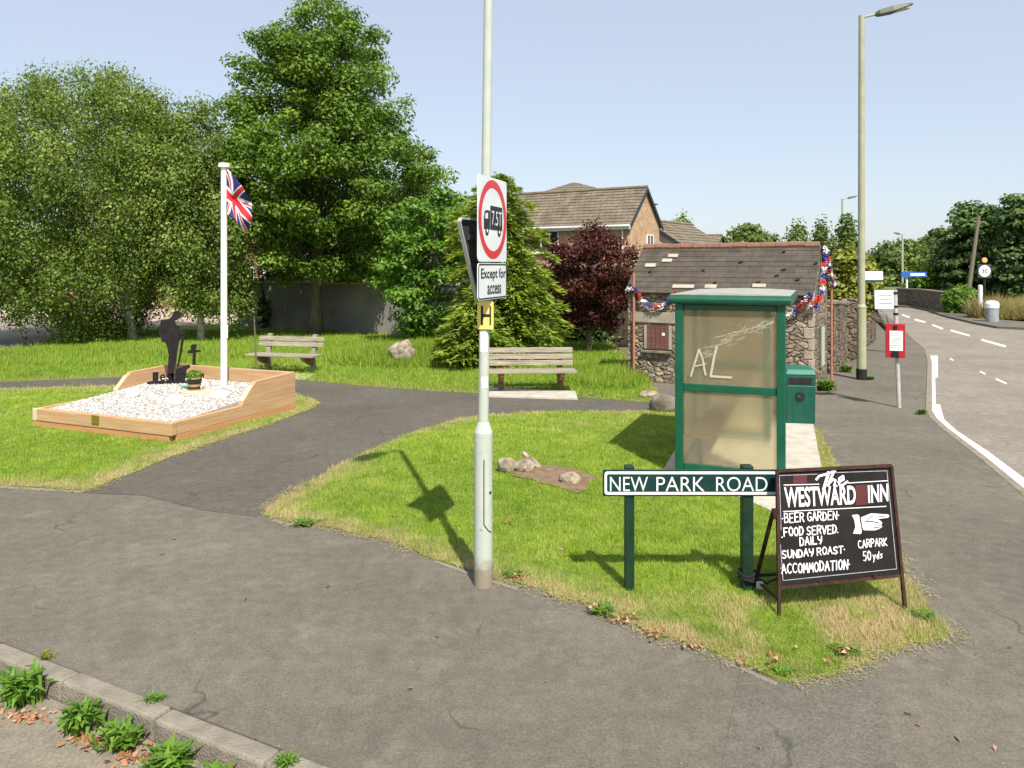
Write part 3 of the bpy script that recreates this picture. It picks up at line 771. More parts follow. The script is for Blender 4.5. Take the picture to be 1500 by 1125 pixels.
def crown_points(env, Y0, ncl, npl, cr, flat=.65, depth=1.0, shell=.42, up=.5, droop=0.0, seed=0):
    rg = np.random.default_rng(seed)
    z = np.array([e[0] for e in env]); cx = np.array([e[1] for e in env]); rr = np.array([e[2] for e in env])
    zs = np.linspace(z[0], z[-1], 200); w = np.interp(zs, z, rr)**1.6+.02; w /= w.sum()
    cz = rg.choice(zs, ncl, p=w) + rg.normal(0, .05, ncl)
    R_ = np.interp(cz, z, rr); th = rg.random(ncl)*2*np.pi; u = rg.random(ncl)**shell
    crs = cr*rg.uniform(.6, 1.3, ncl)
    rad = np.maximum(0, R_ - crs*.55)*u
    C = np.stack([np.interp(cz, z, cx) + np.cos(th)*rad, Y0 + np.sin(th)*rad*depth, cz], 1)
    k = np.repeat(np.arange(ncl), np.maximum(3, (npl*(crs/cr)**2*rg.uniform(.7,1.3,ncl)).astype(int)))
    d = rg.normal(size=(len(k),3)); d /= np.linalg.norm(d, axis=1, keepdims=True)
    q = rg.random(len(k))**.5
    off = d*(q*crs[k])[:,None]*np.array([1.1,1.1,flat]) 
    if droop: off[:,2] -= np.abs(rg.normal(0, droop, len(k)))*crs[k]
    Pn = C[k]+off
    nr = d*1.0 + np.array([0,0,up]) + rg.normal(0,.55,(len(k),3))
    tone = np.clip(.45 + rg.normal(0,.17,ncl)[k] + rg.normal(0,.18,len(k)), 0, 1)
    return C, Pn, nr, tone

def limb_tree(mb, base, top, r0, tips, rg, wob=.12, n=8):
    base, top = Vector(base), Vector(top); K = 9; pts = []; rad = []
    for i in range(K):
        t = i/(K-1); p = base.lerp(top, t)
        if 0 < i: p += Vector((rg.normal(0,wob)*t, rg.normal(0,wob)*t, 0))
        pts.append(p); rad.append(r0*(1-t)**.8*(1.35 if i == 0 else 1)+.012)
    mb.tube(pts, rad, n)
    for tp in tips:
        tp = Vector(tp); hz = tp.z - .55*math.hypot(tp.x-base.x, tp.y-base.y) - rg.random()*.4
        t = min(.92, max(.16, (hz-base.z)/(top.z-base.z)))
        f = t*(K-1); i = min(K-2, int(f)); a = pts[i].lerp(pts[i+1], f-i); r = max(.015, (rad[i]*(1-f+i)+rad[i+1]*(f-i))*.5)
        mid = a.lerp(tp, .5) + Vector((0,0,.12*(tp-a).length)) + Vector((rg.normal(0,.1),rg.normal(0,.1),0))
        mb.tube([a, a.lerp(mid,.5)+Vector((0,0,.02)), mid, tp], [r, r*.75, r*.5, .008], 5, cap=False)

def tree(name, label, cat, base, env, leafm, barkm, ncl, npl, cr, size, r0, group=None, nl=26, seed=1, asp=.6, stems=None, trunk_name='trunk', **k):
    base = Vector(base); t = thing(name, base, label, cat, group)
    rg = np.random.default_rng(seed)
    C, Pn, nr, tone = crown_points(env, base.y, ncl, npl, cr, seed=seed, **k)
    v = leaf_quads(Pn, nr, size, asp=asp, droop=k.get('droop', 0)*2)
    soup('crown', v, 4, leafm, parent=t, attrs={'rnd': tone})
    mb = MB(); top = Vector((np.interp(env[-1][0]-.3, [e[0] for e in env], [e[1] for e in env]), base.y, env[-1][0]-.3))
    idx = rg.choice(ncl, min(nl, ncl), replace=False)
    sts = stems or [(0, 0, 1.0)]
    for si, (dx, dt, sc) in enumerate(sts):
        limb_tree(mb, base+Vector((dx,0,-.05)), top+Vector((dt,0,(sc-1)*4)), r0*sc, [C[i] for j, i in enumerate(idx) if j % len(sts) == si], rg)
    mb.build(trunk_name, barkm, t, smooth=True)
    return t

def conifer(name, label, base, rows, Y, leafm, barkm, whorls, per, leaf, seed=1, droop=.25, fill=1.0, r0=.09, ang=.15, group=None):
    base = Vector(base); t = thing(name, base, label, 'tree', group)
    rg = np.random.default_rng(seed); env = env_from_px(rows, Y)
    z = [e[0] for e in env]; cx = [e[1] for e in env]; rr = [e[2] for e in env]
    PP = []; NN = []; TT = []; tone = []; mb = MB()
    top = Vector((cx[-1], base.y, z[-1])); mb.tube([base, base.lerp(top,.5), top], [r0, r0*.6, .012], 7)
    for i in range(whorls):
        hz = z[0] + (z[-1]-z[0])*((i+.5)/whorls)**.95; Rw = np.interp(hz, z, rr); c = np.interp(hz, z, cx)
        for j in range(per):
            a = 2*math.pi*(j+rg.random())/per + i*1.3; Lb = Rw*rg.uniform(.55,1.22)
            ca, sa = math.cos(a), math.sin(a)
            bp = []
            for s_ in np.linspace(0,1,6):
                bp.append(np.array([c+ca*Lb*s_, base.y+sa*Lb*s_, hz + Lb*(ang*s_ - droop*s_*s_) ]))
            mb.tube([Vector(p) for p in bp], [.018*(1-q*.8) for q in np.linspace(0,1,6)], 4, cap=False)
            n = int(fill*max(8, 70*Lb/ max(rr)))+10
            s_ = rg.random(n)**.6; base_p = np.stack([c+ca*Lb*s_, base.y+sa*Lb*s_, hz+Lb*(ang*s_-droop*s_*s_)],1)
            wd = Lb*.33*(1.15-s_*.75); side = rg.uniform(-1,1,n)
            lat = np.stack([-sa*side*wd, ca*side*wd, -np.abs(side)*wd*.25 + rg.normal(0,.05,n)],1)
            P = base_p+lat
            dirv = np.stack([ca*np.ones(n)-sa*side*.9, sa*np.ones(n)+ca*side*.9, -.15+rg.normal(0,.22,n)],1); dirv /= np.linalg.norm(dirv,axis=1,keepdims=True)
            PP.append(P); TT.append(dirv); NN.append(np.stack([rg.normal(0,.45,n),rg.normal(0,.45,n),np.ones(n)],1))
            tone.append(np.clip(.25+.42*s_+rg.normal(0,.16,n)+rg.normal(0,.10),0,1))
    P = np.concatenate(PP); T = np.concatenate(TT); Nn = np.concatenate(NN); tn = np.concatenate(tone)
    B = np.cross(Nn, T); B /= np.linalg.norm(B,axis=1,keepdims=True); N = len(P)
    L_ = (leaf*rg.uniform(.7,1.5,N))[:,None]; v = np.zeros((N,4,3))
    v[:,0] = P-T*L_*.4; v[:,2] = P+T*L_*.6; v[:,1] = P+B*L_*.17; v[:,3] = P-B*L_*.17
    soup('crown', v, 4, leafm, parent=t, attrs={'rnd': tn})
    mb.build('trunk', barkm, t, smooth=True)
    return t

# big broadleaf tree in front of the grey wall
YB = 27.2
oak_rows = [(0,440,495),(16,405,530),(40,362,550),(68,340,582),(100,336,590),(130,324,602),(160,324,606),(185,320,620),(215,312,640),(245,308,676),(280,314,670),(315,330,640),(350,345,620),(385,370,600),(410,400,570)]
tree('broadleaf_tree', 'tallest tree, full bright green crown rising above the flag, trunk before the grey wall', 'tree', (G(463,491).x, YB, 0), env_from_px(oak_rows, YB), M['l_oak'], M['bark'], 470, 290, .66, .135, .21, seed=11, nl=60, flat=.6, up=.7)
# birches on the left
YA = 25.7
b1 = [(100,125,160),(110,60,222),(128,20,242),(160,-20,262),(200,-55,280),(250,-78,295),(300,-85,295),(350,-85,290),(400,-60,275),(440,-40,250),(465,70,225),(488,105,190)]
tree('birch_tree', 'wide drooping birch at the left edge, low branches over the grass', 'tree', (G(190,498).x, YA, 0), env_from_px(b1, YA), M['l_birch'], M['bark_birch'], 720, 270, .50, .095, .12, seed=21, nl=26, flat=1.1, droop=.7, up=.25, stems=[(0,0,1.0),(.1,-1.6,.7),(-.1,1.2,.75)], asp=.65, group='birches behind the memorial')
b2 = [(148,240,310),(175,205,345),(225,190,368),(280,200,380),(330,205,385),(380,215,385),(415,228,378),(440,250,370),(465,310,356)]
tree('birch_tree', 'narrower birch between the wide birch and the tallest tree, behind the flagpole', 'tree', (G(298,498).x, YA-.4, 0), env_from_px(b2, YA-.4), M['l_birch'], M['bark_birch'], 280, 280, .45, .095, .10, seed=22, nl=14, flat=1.0, droop=.7, up=.25, asp=.65, group='birches behind the memorial')
# bright shrub tree and conifers
sh = [(268,650,668),(285,610,688),(310,565,700),(350,545,705),(390,548,705),(420,540,690),(450,548,680),(475,570,670),(492,590,660)]
tree('leafy_shrub', 'bright green leafy shrub between the tallest tree and the conifer', 'shrub', (G(625,497).x, 23.3, 0), env_from_px(sh, 23.3), M['l_shrub'], M['bark'], 190, 85, .42, .14, .08, seed=31, nl=24, flat=.55, up=.8)
con = [(256,722,742),(272,694,762),(305,668,786),(355,655,802),(400,668,812),(440,658,828),(480,652,826),(520,658,815)]
conifer('conifer_tree', 'yellow green feathery conifer behind the road signs and right bench', (G(735,528).x, 20.0, 0), con, 20.0, M['l_conifer'], M['bark'], 22, 12, .15, seed=41, droop=.55, ang=.38, fill=2.3)
con2 = [(430,690,706),(460,660,730),(490,640,752),(525,632,755)]
conifer('small_conifer', 'low bushy conifer at the foot of the feathery conifer', (G(695,540).x, 18.6, 0), con2, 18.6, M['l_conifer'], M['bark'], 12, 10, .16, seed=43, droop=.3, fill=1.4, r0=.05)
# purple-leaved tree
pur = [(335,855,885),(350,812,915),(370,786,940),(400,778,946),(430,786,942),(460,812,925),(485,830,900)]
tree('purple_plum_tree', 'round dark purple leaved tree left of the stone hut', 'tree', (G(863,516).x, 21.8, 0), env_from_px(pur, 21.8), M['l_purple'], M['bark'], 190, 110, .34, .10, .07, seed=51, nl=30, flat=.8, up=.4)
# dark hedge behind the purple tree and wall
def hedge(name, label, x0, x1, y0, y1, z1, N, size, m, cat='hedge', seed=5):
    rg = np.random.default_rng(seed); o = Vector(((x0+x1)/2,(y0+y1)/2,0)); t = thing(name, o, label, cat)
    n3 = N//3
    x = rg.uniform(x0,x1,N); y = rg.uniform(y0,y1,N); z = rg.uniform(0,z1,N)
    y[:n3] = y0+np.abs(rg.normal(0,.12,n3)); z[n3:2*n3] = z1-np.abs(rg.normal(0,.15,n3))
    w = .18*(vnoise(x,z,1.3,seed)-.5)+.2*(vnoise(x,y,1.1,seed+1)-.5); y = y+w*2; z = z*(1+w*.6)
    P = np.stack([x,y,z],1); nr = np.stack([rg.normal(0,.6,N), -.6+rg.normal(0,.5,N), .6+rg.normal(0,.5,N)],1)
    soup('foliage', leaf_quads(P, nr, size), 4, m, parent=t, attrs={'rnd': np.clip(rg.normal(.45,.2,N),0,1)})
    mb = MB()
    for q in np.linspace(x0+.3, x1-.3, max(2,int((x1-x0)/.8))): mb.tube([(q,(y0+y1)/2,-.05),(q+.1,(y0+y1)/2,z1*.8)], [.04,.015], 5)
    mb.build('stem', M['bark'], t)
    return t
hedge('gap_filler_hedge', 'dark hedge added behind the grey wall to darken the gaps under the tallest tree', -10.2, -1.2, 30.2, 31.8, 4.6, 15000, .24, M['l_dark'], seed=61)  # added hedge, dark leaves stand in for the shade below the crown
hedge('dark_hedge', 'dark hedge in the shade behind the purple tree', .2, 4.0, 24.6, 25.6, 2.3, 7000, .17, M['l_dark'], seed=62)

# ------------------------------------------------------------------ grey wall, fence
WA, WB_ = G(352,478), Vector((-1.9,25.9,0))
t = thing('garden_wall', (WA+WB_)/2, 'long grey rendered garden wall under the tallest tree', 'wall')
d = (WB_-WA).normalized(); nn = Vector((-d.y, d.x, 0))
mb = MB(); mb.obox((WA+WB_)/2+Vector((0,0,.85)), d, nn, (0,0,1), (WB_-WA).length/2, .11, .98); mb.build('wall_face', M['wall_grey'], t)
mb = MB(); mb.obox((WA+WB_)/2+Vector((0,0,1.875)), d, nn, (0,0,1), (WB_-WA).length/2+.04, .16, .04); mb.build('coping', M['conc'], t, bevel=.01)
FA, FB = Vector((-1.8,25.6,0)), Vector((4.3,24.3,0))
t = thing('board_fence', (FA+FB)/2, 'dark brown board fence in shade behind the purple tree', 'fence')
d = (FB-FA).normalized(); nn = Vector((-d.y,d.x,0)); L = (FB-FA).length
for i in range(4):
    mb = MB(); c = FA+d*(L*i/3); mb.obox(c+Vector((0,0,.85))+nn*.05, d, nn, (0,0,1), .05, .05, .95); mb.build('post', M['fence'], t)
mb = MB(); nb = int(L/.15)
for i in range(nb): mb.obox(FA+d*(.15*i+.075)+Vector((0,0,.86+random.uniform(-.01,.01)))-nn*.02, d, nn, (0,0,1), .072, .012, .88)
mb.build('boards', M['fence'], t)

# ------------------------------------------------------------------ houses
def roof_slope(mb, eL, eR, rL, rR, n, lift=.035, th=.02):
    eL, eR, rL, rR = map(Vector, (eL,eR,rL,rR)); nr = (eR-eL).cross(rL-eL).normalized()
    if nr.z < 0: nr = -nr
    for i in range(n):
        a, b = i/n, (i+1.12)/n; b = min(b, 1.0)
        p = [eL.lerp(rL,a)+nr*lift, eR.lerp(rR,a)+nr*lift, eR.lerp(rR,b)+nr*.004, eL.lerp(rL,b)+nr*.004]
        mb.hexa([q-nr*th for q in p] + p)
def window(parent, c, ux, nrm, w, h, bars=1, frame='upvc'):
    c, ux, nrm = Vector(c), Vector(ux), Vector(nrm); z = Vector((0,0,1)); f = .05
    mb = MB()
    for s in (-1,1):
        mb.obox(c+ux*s*(w/2-f/2), ux, nrm, z, f/2, .045, h/2)
        mb.obox(c+z*s*(h/2-f/2), ux, nrm, z, w/2-f-.001, .042, f/2)
    for i in range(bars): mb.obox(c+ux*(-w/2+w*(i+1)/(bars+1)), ux, nrm, z, .025, .040, h/2-f-.001)
    fr = mb.build('window', M[frame], parent)
    g = MB(); g.obox(c, ux, nrm, z, w/2-f*.8, .012, h/2-f*.8); g.build('pane', M['glass'], fr)
    s = MB(); s.obox(c-z*(h/2+.03)+nrm*.06, ux, nrm, z, w/2+.06, .09, .03); s.build('sill', M['upvc'], fr)

def house(name, label, C0, d_left, Lf, Dp, z_e, z_r, wall_m, courses, roofm='tile', wins=(), gwins=(), oh=.25, group=None, fascia=True):
    """C0: front right corner; d_left: unit vector along the front to the left; depth goes back."""
    C0 = Vector(C0); dl = Vector(d_left).normalized(); bk = Vector((-dl.y, dl.x, 0))
    if bk.y < 0: bk = -bk
    t = thing(name, C0, label, 'house', group); z = Vector((0,0,1)); C0 = Vector((C0.x,C0.y,0))
    A, B = C0, C0+dl*Lf; A2, B2 = A+bk*Dp, B+bk*Dp
    mb = MB(); mb.hexa([B-z*.1, A-z*.1, A2-z*.1, B2-z*.1, B+z*z_e, A+z*z_e, A2+z*z_e, B2+z*z_e])
    for P0, P1, o in ((A,A2,dl),(B,B2,-dl)):
        q = [P0+z*z_e, P1+z*z_e, (P0+P1)/2+z*(z_r-.03)]; mb.prism(q, o*.2)
    mb.build('wall', M[wall_m], t)
    rm = MB(); sl = (z_r-z_e)/(Dp/2); e1 = -bk*oh - z*(sl*oh); ov = dl*.12
    rm_f = MB()
    roof_slope(rm_f, B+ov+z*z_e+e1, A-ov+z*z_e+e1, (B+B2)/2+ov+z*z_r, (A+A2)/2-ov+z*z_r, courses)
    e2 = bk*oh - z*(sl*oh)
    roof_slope(rm_f, A2-ov+z*z_e+e2, B2+ov+z*z_e+e2, (A+A2)/2-ov+z*z_r, (B+B2)/2+ov+z*z_r, courses)
    rm_f.tube([(A+A2)/2-ov*1.02+z*(z_r+.02), (B+B2)/2+ov*1.02+z*(z_r+.02)], .10, 8)
    roof = rm_f.build('roof', M[roofm], t)
    if fascia:
        g = MB(); a = A-ov+e1+z*(z_e-.10)-bk*.01; b = B+ov+e1+z*(z_e-.10)-bk*.01
        g.obox((a+b)/2, dl, bk, z, (a-b).length/2, .02, .11); g.tube([a-bk*.09+z*.05, b-bk*.09+z*.05], .06, 8)
        g.build('gutter', M['fascia'], t)
        dp = MB(); q = A+dl*.35-bk*.10; dp.tube([a-bk*.09+dl*.45, q+z*(z_e-.55), q+z*.1], .035, 8); dp.build('downpipe', M['fascia'], t)
    for P0, P1, o in ((A,A2,-dl),(B,B2,dl)):
        r = (P0+P1)/2+z*(z_r-.08)+o*.14
        for P in (P0, P1):
            s_ = -bk*oh if P is P0 else bk*oh
            vb = MB(); vb.bar(P+z*(z_e-.06)+s_-z*sl*oh+o*.14, r, .03, .16); vb.build('bargeboard', M['verge'], t)
    for (u, zc, w, h, bars) in wins: window(t, A+dl*u+z*zc-bk*.02, dl, -bk, w, h, bars)
    for (u, zc, w, h, bars) in gwins: window(t, A+bk*u+z*zc-dl*.02, bk, -dl, w, h, bars)
    return t

hc0 = Vector((5.66,36,0)); hdl = Vector((-.856,.517,0))
house('brick_house', 'orange brick house with brown tiled roof behind the purple tree', hc0, hdl, 13.5, 4.0, 4.7, 6.45, 'brick', 12,
      wins=[(2.2,3.75,1.1,1.1,1),(4.6,3.75,1.5,1.1,2),(7.4,3.75,1.1,1.1,1)], gwins=[(2.6,3.6,.9,1.0,1)])
# ridge of the house standing behind it
hc = Vector((4.06,49,0)); t = thing('tiled_house', hc, 'house whose pointed tiled roof peeks over the brick house ridge', 'house')
q4 = [hc+Vector((sx*4.6,sy*4.6,6.15)) for sx,sy in ((-1,-1),(1,-1),(1,1),(-1,1))]
mb = MB(); mb.box(hc.x-4.3,hc.x+4.3,hc.y-4.3,hc.y+4.3,-.1,6.1); mb.build('wall', M['render'], t)
mb = MB(); apex = hc+Vector((0,0,7.95))
for a, b in zip(q4, q4[1:]+q4[:1]): roof_slope(mb, a, b, apex-(b-a).normalized()*.1, apex+(b-a).normalized()*.1, 12)
mb.build('roof', M['tile'], t)
# lower house to the right of it
house('rendered_house', 'beige rendered house with low brown roof between the brick house and the hut roof', Vector((12.6,44,0)), Vector((-.62,-.78,0)), 5.5, 4.6, 3.55, 5.0, 'render', 9, gwins=[])
house('terraced_house', 'far white trimmed house roof peeping over the hut ridge', Vector((15.6,58,0)), Vector((-.9,.43,0)), 5, 6, 3.6, 5.0, 'brick', 8)
# houses behind the birches
house('red_brick_house', 'red brick house half hidden behind the wide birch', Vector((-14.2,44,0)), Vector((-1,.05,0)), 13, 7, 4.9, 7.2, 'brick_red', 14,
      wins=[(1.4,1.5,1.0,1.9,1),(4.2,1.6,1.8,1.3,2),(7.5,1.3,1.0,2.1,1),(10.5,1.6,1.8,1.3,2),(2.0,3.9,1.3,1.1,1),(6.0,3.9,1.3,1.1,1),(10.0,3.9,1.3,1.1,1)])
house('low_garage', 'low pale garage behind the left end of the grey wall', Vector((-8.0,37,0)), Vector((-1,.1,0)), 4.2, 5, 2.3, 3.5, 'render', 8, wins=[(2,1.4,1.6,1.0,2)])

# ------------------------------------------------------------------ stone hut
HP0 = G(1190,579); HP1 = G(920,557); hl = (HP1-HP0).normalized(); hb = Vector((-hl.y,hl.x,0))
if hb.y < 0: hb = -hb
HW = (HP1-HP0).length; HD = 2.0; ZE, ZR = 2.02, 2.93
z = Vector((0,0,1))
hut = thing('stone_hut', HP0, 'small old rubble stone hut with slate roof behind the bus shelter', 'hut')
mb = MB(); A, B = HP0, HP1; A2, B2 = A+hb*HD, B+hb*HD
mb.hexa([B-z*.1,A-z*.1,A2-z*.1,B2-z*.1,B+z*ZE,A+z*ZE,A2+z*ZE,B2+z*ZE])
for P0, P1, o in ((A,A2,hl),(B,B2,-hl)): mb.prism([P0+z*ZE,P1+z*ZE,(P0+P1)/2+z*(ZR-.03)], o*.25)
mb.build('wall', M['rubble'], hut)
# quoins on the near corner
mb = MB(); zz = 0; i = 0
while zz < 1.95:
    hq = random.uniform(.16,.26); a = .17 if i % 2 else .09; b = .16 if i % 2 else .28; i += 1
    if zz+hq > 1.98: hq = 1.98-zz
    if hq < .06: break
    mb.obox(A+hl*(a/2-.012)+hb*(b/2-.012)+z*(zz+hq/2), hl, hb, z, a/2, b/2, hq/2-.008); zz += hq
mb.build('quoin', M['quoin'], hut, bevel=.012)
rm = MB(); sl = (ZR-ZE)/(HD/2); oh = .10; ov = hl*.03
roof_slope(rm, B+ov+z*(ZE-sl*oh)-hb*oh, A-ov+z*(ZE-sl*oh)-hb*oh, (B+B2)/2+ov+z*ZR, (A+A2)/2-ov+z*ZR, 9, lift=.013, th=.012)
roof_slope(rm, A2-ov+z*(ZE-sl*oh)+hb*oh, B2+ov+z*(ZE-sl*oh)+hb*oh, (A+A2)/2-ov+z*ZR, (B+B2)/2+ov+z*ZR, 9, lift=.013, th=.012)
roof = rm.build('roof', M['slate'], hut)
# replacement slates, ridge tiles
eL, eR, rL, rR = B+z*(ZE-sl*oh)-hb*oh, A+z*(ZE-sl*oh)-hb*oh, (B+B2)/2+z*ZR, (A+A2)/2+z*ZR
nr = (eR-eL).cross(rL-eL).normalized(); nr = nr if nr.z > 0 else -nr
us = (eR-eL).normalized(); vs_ = (rL-eL).normalized()
for (px, py, w, h) in [(986,375,.22,.10),(977,382,.22,.10),(953,389,.24,.11),(1001,420,.46,.10),(1041,420,.24,.10),(1112,419,.26,.10)]:
    c = on_plane(px, py, eL+nr*.02, nr); mb = MB(); mb.obox(c+nr*.008, us, vs_, nr, w/2, h/2, .012); mb.build('replacement_slate', M['slate_pale'], roof)
mb = MB(); Lr = (rR-rL).length
for i in range(13):
    a = rL+us*(Lr*i/13+.004); b = rL+us*(Lr*(i+1)/13-.004); dz = random.uniform(-.006,.01)
    mb.tube([a+z*(.0+dz), b+z*(.0+dz)], .085, 8)
mb.build('ridge_tile', M['terracotta'], roof)
# mossy dark spots / broken slate corners
for (px, py) in [(1148,369),(1195,386),(1148,395),(1138,404),(1168,410),(1030,396),(952,398),(1047,414),(1110,414),(1085,384)]:
    mb = MB(); c = on_plane(px, py, eL+nr*.02, nr); mb.obox(c+nr*.004, (us+vs_*.3).normalized(), vs_, nr, random.uniform(.02,.045), .025, .012); mb.build('slate_gap', M['seam'], roof)
def hutp(px, py, out=0.0): return on_plane(px, py, HP0 - hb*out, hb)
a, b = hutp(948,476,.0), hutp(980,512,.0)
wc = (a+b)/2; ww, wh = abs((b-a).dot(hl)), abs(b.z-a.z)
mb = MB()
for i in range(5): mb.obox(wc+hl*(-ww/2+ww*(i+.5)/5)-hb*.012, hl, hb, z, ww/10-.004, .016, wh/2)
sh_ = mb.build('shutter', M['shutter'], hut)
mb = MB(); mb.obox(wc-hl*ww*.27+z*.07-hb*.034, hl, hb, z, .03, .003, .03); mb.build('label_plate', M['white'], sh_)
for s in (-1,1):
    mb = MB(); mb.obox(wc+hl*s*(ww/2+.03)-hb*.015, hl, hb, z, .029, .03, wh/2); mb.build('window_jamb', M['lintel'], hut, bevel=.006)
a, b = hutp(925,456), hutp(989,474); c = (a+b)/2
mb = MB(); mb.obox(c-hb*.006, hl, hb, z, abs((b-a).dot(hl))/2, .03, abs(b.z-a.z)/2); mb.build('lintel', M['lintel'], hut, bevel=.008)
a, b = hutp(941,513), hutp(984,517); c = (a+b)/2
mb = MB(); mb.obox(c-hb*.04, hl, hb, z, abs((b-a).dot(hl))/2, .07, .025); mb.build('sill', M['stone_dark'], hut, bevel=.008)
# notice on the gable
gn = -hl
c = on_plane(1204,507, HP0+gn*.03, gn)
mb = MB(); mb.obox(c, hb, gn, z, .20, .02, .43); nf = mb.build('notice_frame', M['stone_dark'], hut)
mb = MB(); mb.obox(c+gn*.025, hb, gn, z, .175, .006, .40); mb.build('notice_panel', M['notice'], nf)
# slender terracotta poles against the wall
for px, py0, py1, lab in [(930,400,560,'thin terracotta pole standing against the left end of the hut front'),(1218,394,557,'thin rusty pole at the back corner of the hut gable')]:
    if px < 1000: p = HP1 + (hutp(px, 540)-HP1); p = Vector((p.x,p.y,0)) - hb*.06; top = PZ(px, py0, p.y)
    else: p = G(px, py1); top = PZ(px, py0, p.y)
    mb = MB(); mb.tube([p, Vector((p.x, p.y, top.z))], .028, 8)
    tag(mb.build('wooden_pole', M['rusty_pole'], loc=p), lab, 'pole')

# tinsel garlands
def garland(pts, label, sag=None):
    mb = MB(); P = [Vector(p) for p in pts]; seg = []
    for a, b in zip(P, P[1:]):
        n = max(2, int((b-a).length/.035)); seg += [a.lerp(b, i/n) for i in range(n)]
    mb.mat(0); mb.tube(P, .006, 5)
    k = 0
    for i, p in enumerate(seg):
        if i % 4 == 0: k = (k+1) % 3
        for j in range(7):
            u = Vector((random.gauss(0,1),random.gauss(0,1),random.gauss(0,1))).normalized(); w = u.orthogonal().normalized()*.016
            q = p + u*random.uniform(.03,.075)
            mb.mat(k); mb.add([p-w, p+w, q+w*.8, q-w*.8], [(0,1,2,3)])
    o = mb.build('tinsel_garland', [M['bunt_r'],M['bunt_w'],M['bunt_b']], loc=P[0], recalc=False)
    return tag(o, label, 'garland', 'red, white and blue garlands on the stone hut')
f_ = lambda px, py: hutp(px, py, .12)
def arc(p, q, sag, n=9):
    p, q = Vector(p), Vector(q); return [p.lerp(q, i/(n-1)) - Vector((0,0,sag*4*(i/(n-1))*(1-i/(n-1)))) for i in range(n)]
garland([f_(918,425),f_(928,422)] + arc(f_(931,424), f_(990,425), .38), 'garland sagging below the left eave of the hut over the window')
garland(arc(f_(1155,462), f_(1186,430), .06) + arc(f_(1187,431), f_(1200,432), .25), 'garland hanging between the shelter roof and the hut corner')
gp = lambda px, py: on_plane(px, py, HP0+gn*.10, gn)
garland([gp(1209,362),gp(1208.5,385),gp(1206,410),gp(1204,428),gp(1201,440)], 'garland running down the front verge of the hut gable')
garland([gp(1210,362),gp(1213,382),gp(1217,402),gp(1222,420)], 'garland running down the rear verge of the hut gable')

# ------------------------------------------------------------------ stone wall beside the pavement
S1, S2 = G(1222,546), G(1283,498)
t = thing('stone_wall', (S1+S2)/2, 'rubble stone boundary wall running along the pavement beyond the hut', 'wall')
d = (S2-S1).normalized(); nn = Vector((-d.y,d.x,0)); L = (S2-S1).length
mb = MB(); K = 12
for i in range(K):
    a, b = i/K, (i+1)/K; ha = 1.62-.5*a+random.uniform(-.02,.02)
    p, q = S1.lerp(S2,a), S1.lerp(S2,b)
    w = [p, q-d*.003, q-d*.003+nn*.4, p+nn*.4]; j = random.uniform(-.03,.03)
    mb.hexa([x+nn*j-z*.1 for x in w]+[x+nn*j+z*ha for x in w])
mb.build('masonry', M['rubble2'], t)
mb = MB()
for i in range(18):
    a = (i+.5)/18; p = S1.lerp(S2,a)+nn*.2+z*(1.66-.5*a); mb.obox(p, d, nn, z, L/36-.008, .23, random.uniform(.04,.07))
mb.build('coping_stone', M['stone_dark'], t, bevel=.02)
mb = MB(); p = S1.lerp(S2,.28); mb.obox(p+z*.78-nn*.03, d, nn, z, .22, .2, .86); mb.build('pier', M['rubble2'], t, bevel=.02)
ysr = [(366,1232,1262),(385,1218,1276),(405,1212,1286),(425,1212,1290),(445,1216,1286),(465,1218,1262)]
tree('climbing_shrub', 'yellow green bushy shrub spilling over the stone wall beside the hut', 'shrub', (G(1246,505).x+.5, 21.8, 0), env_from_px(ysr, 21.8), M['l_yellow'], M['bark'], 120, 80, .36, .15, .05, seed=71, nl=14, flat=.7, up=.7)

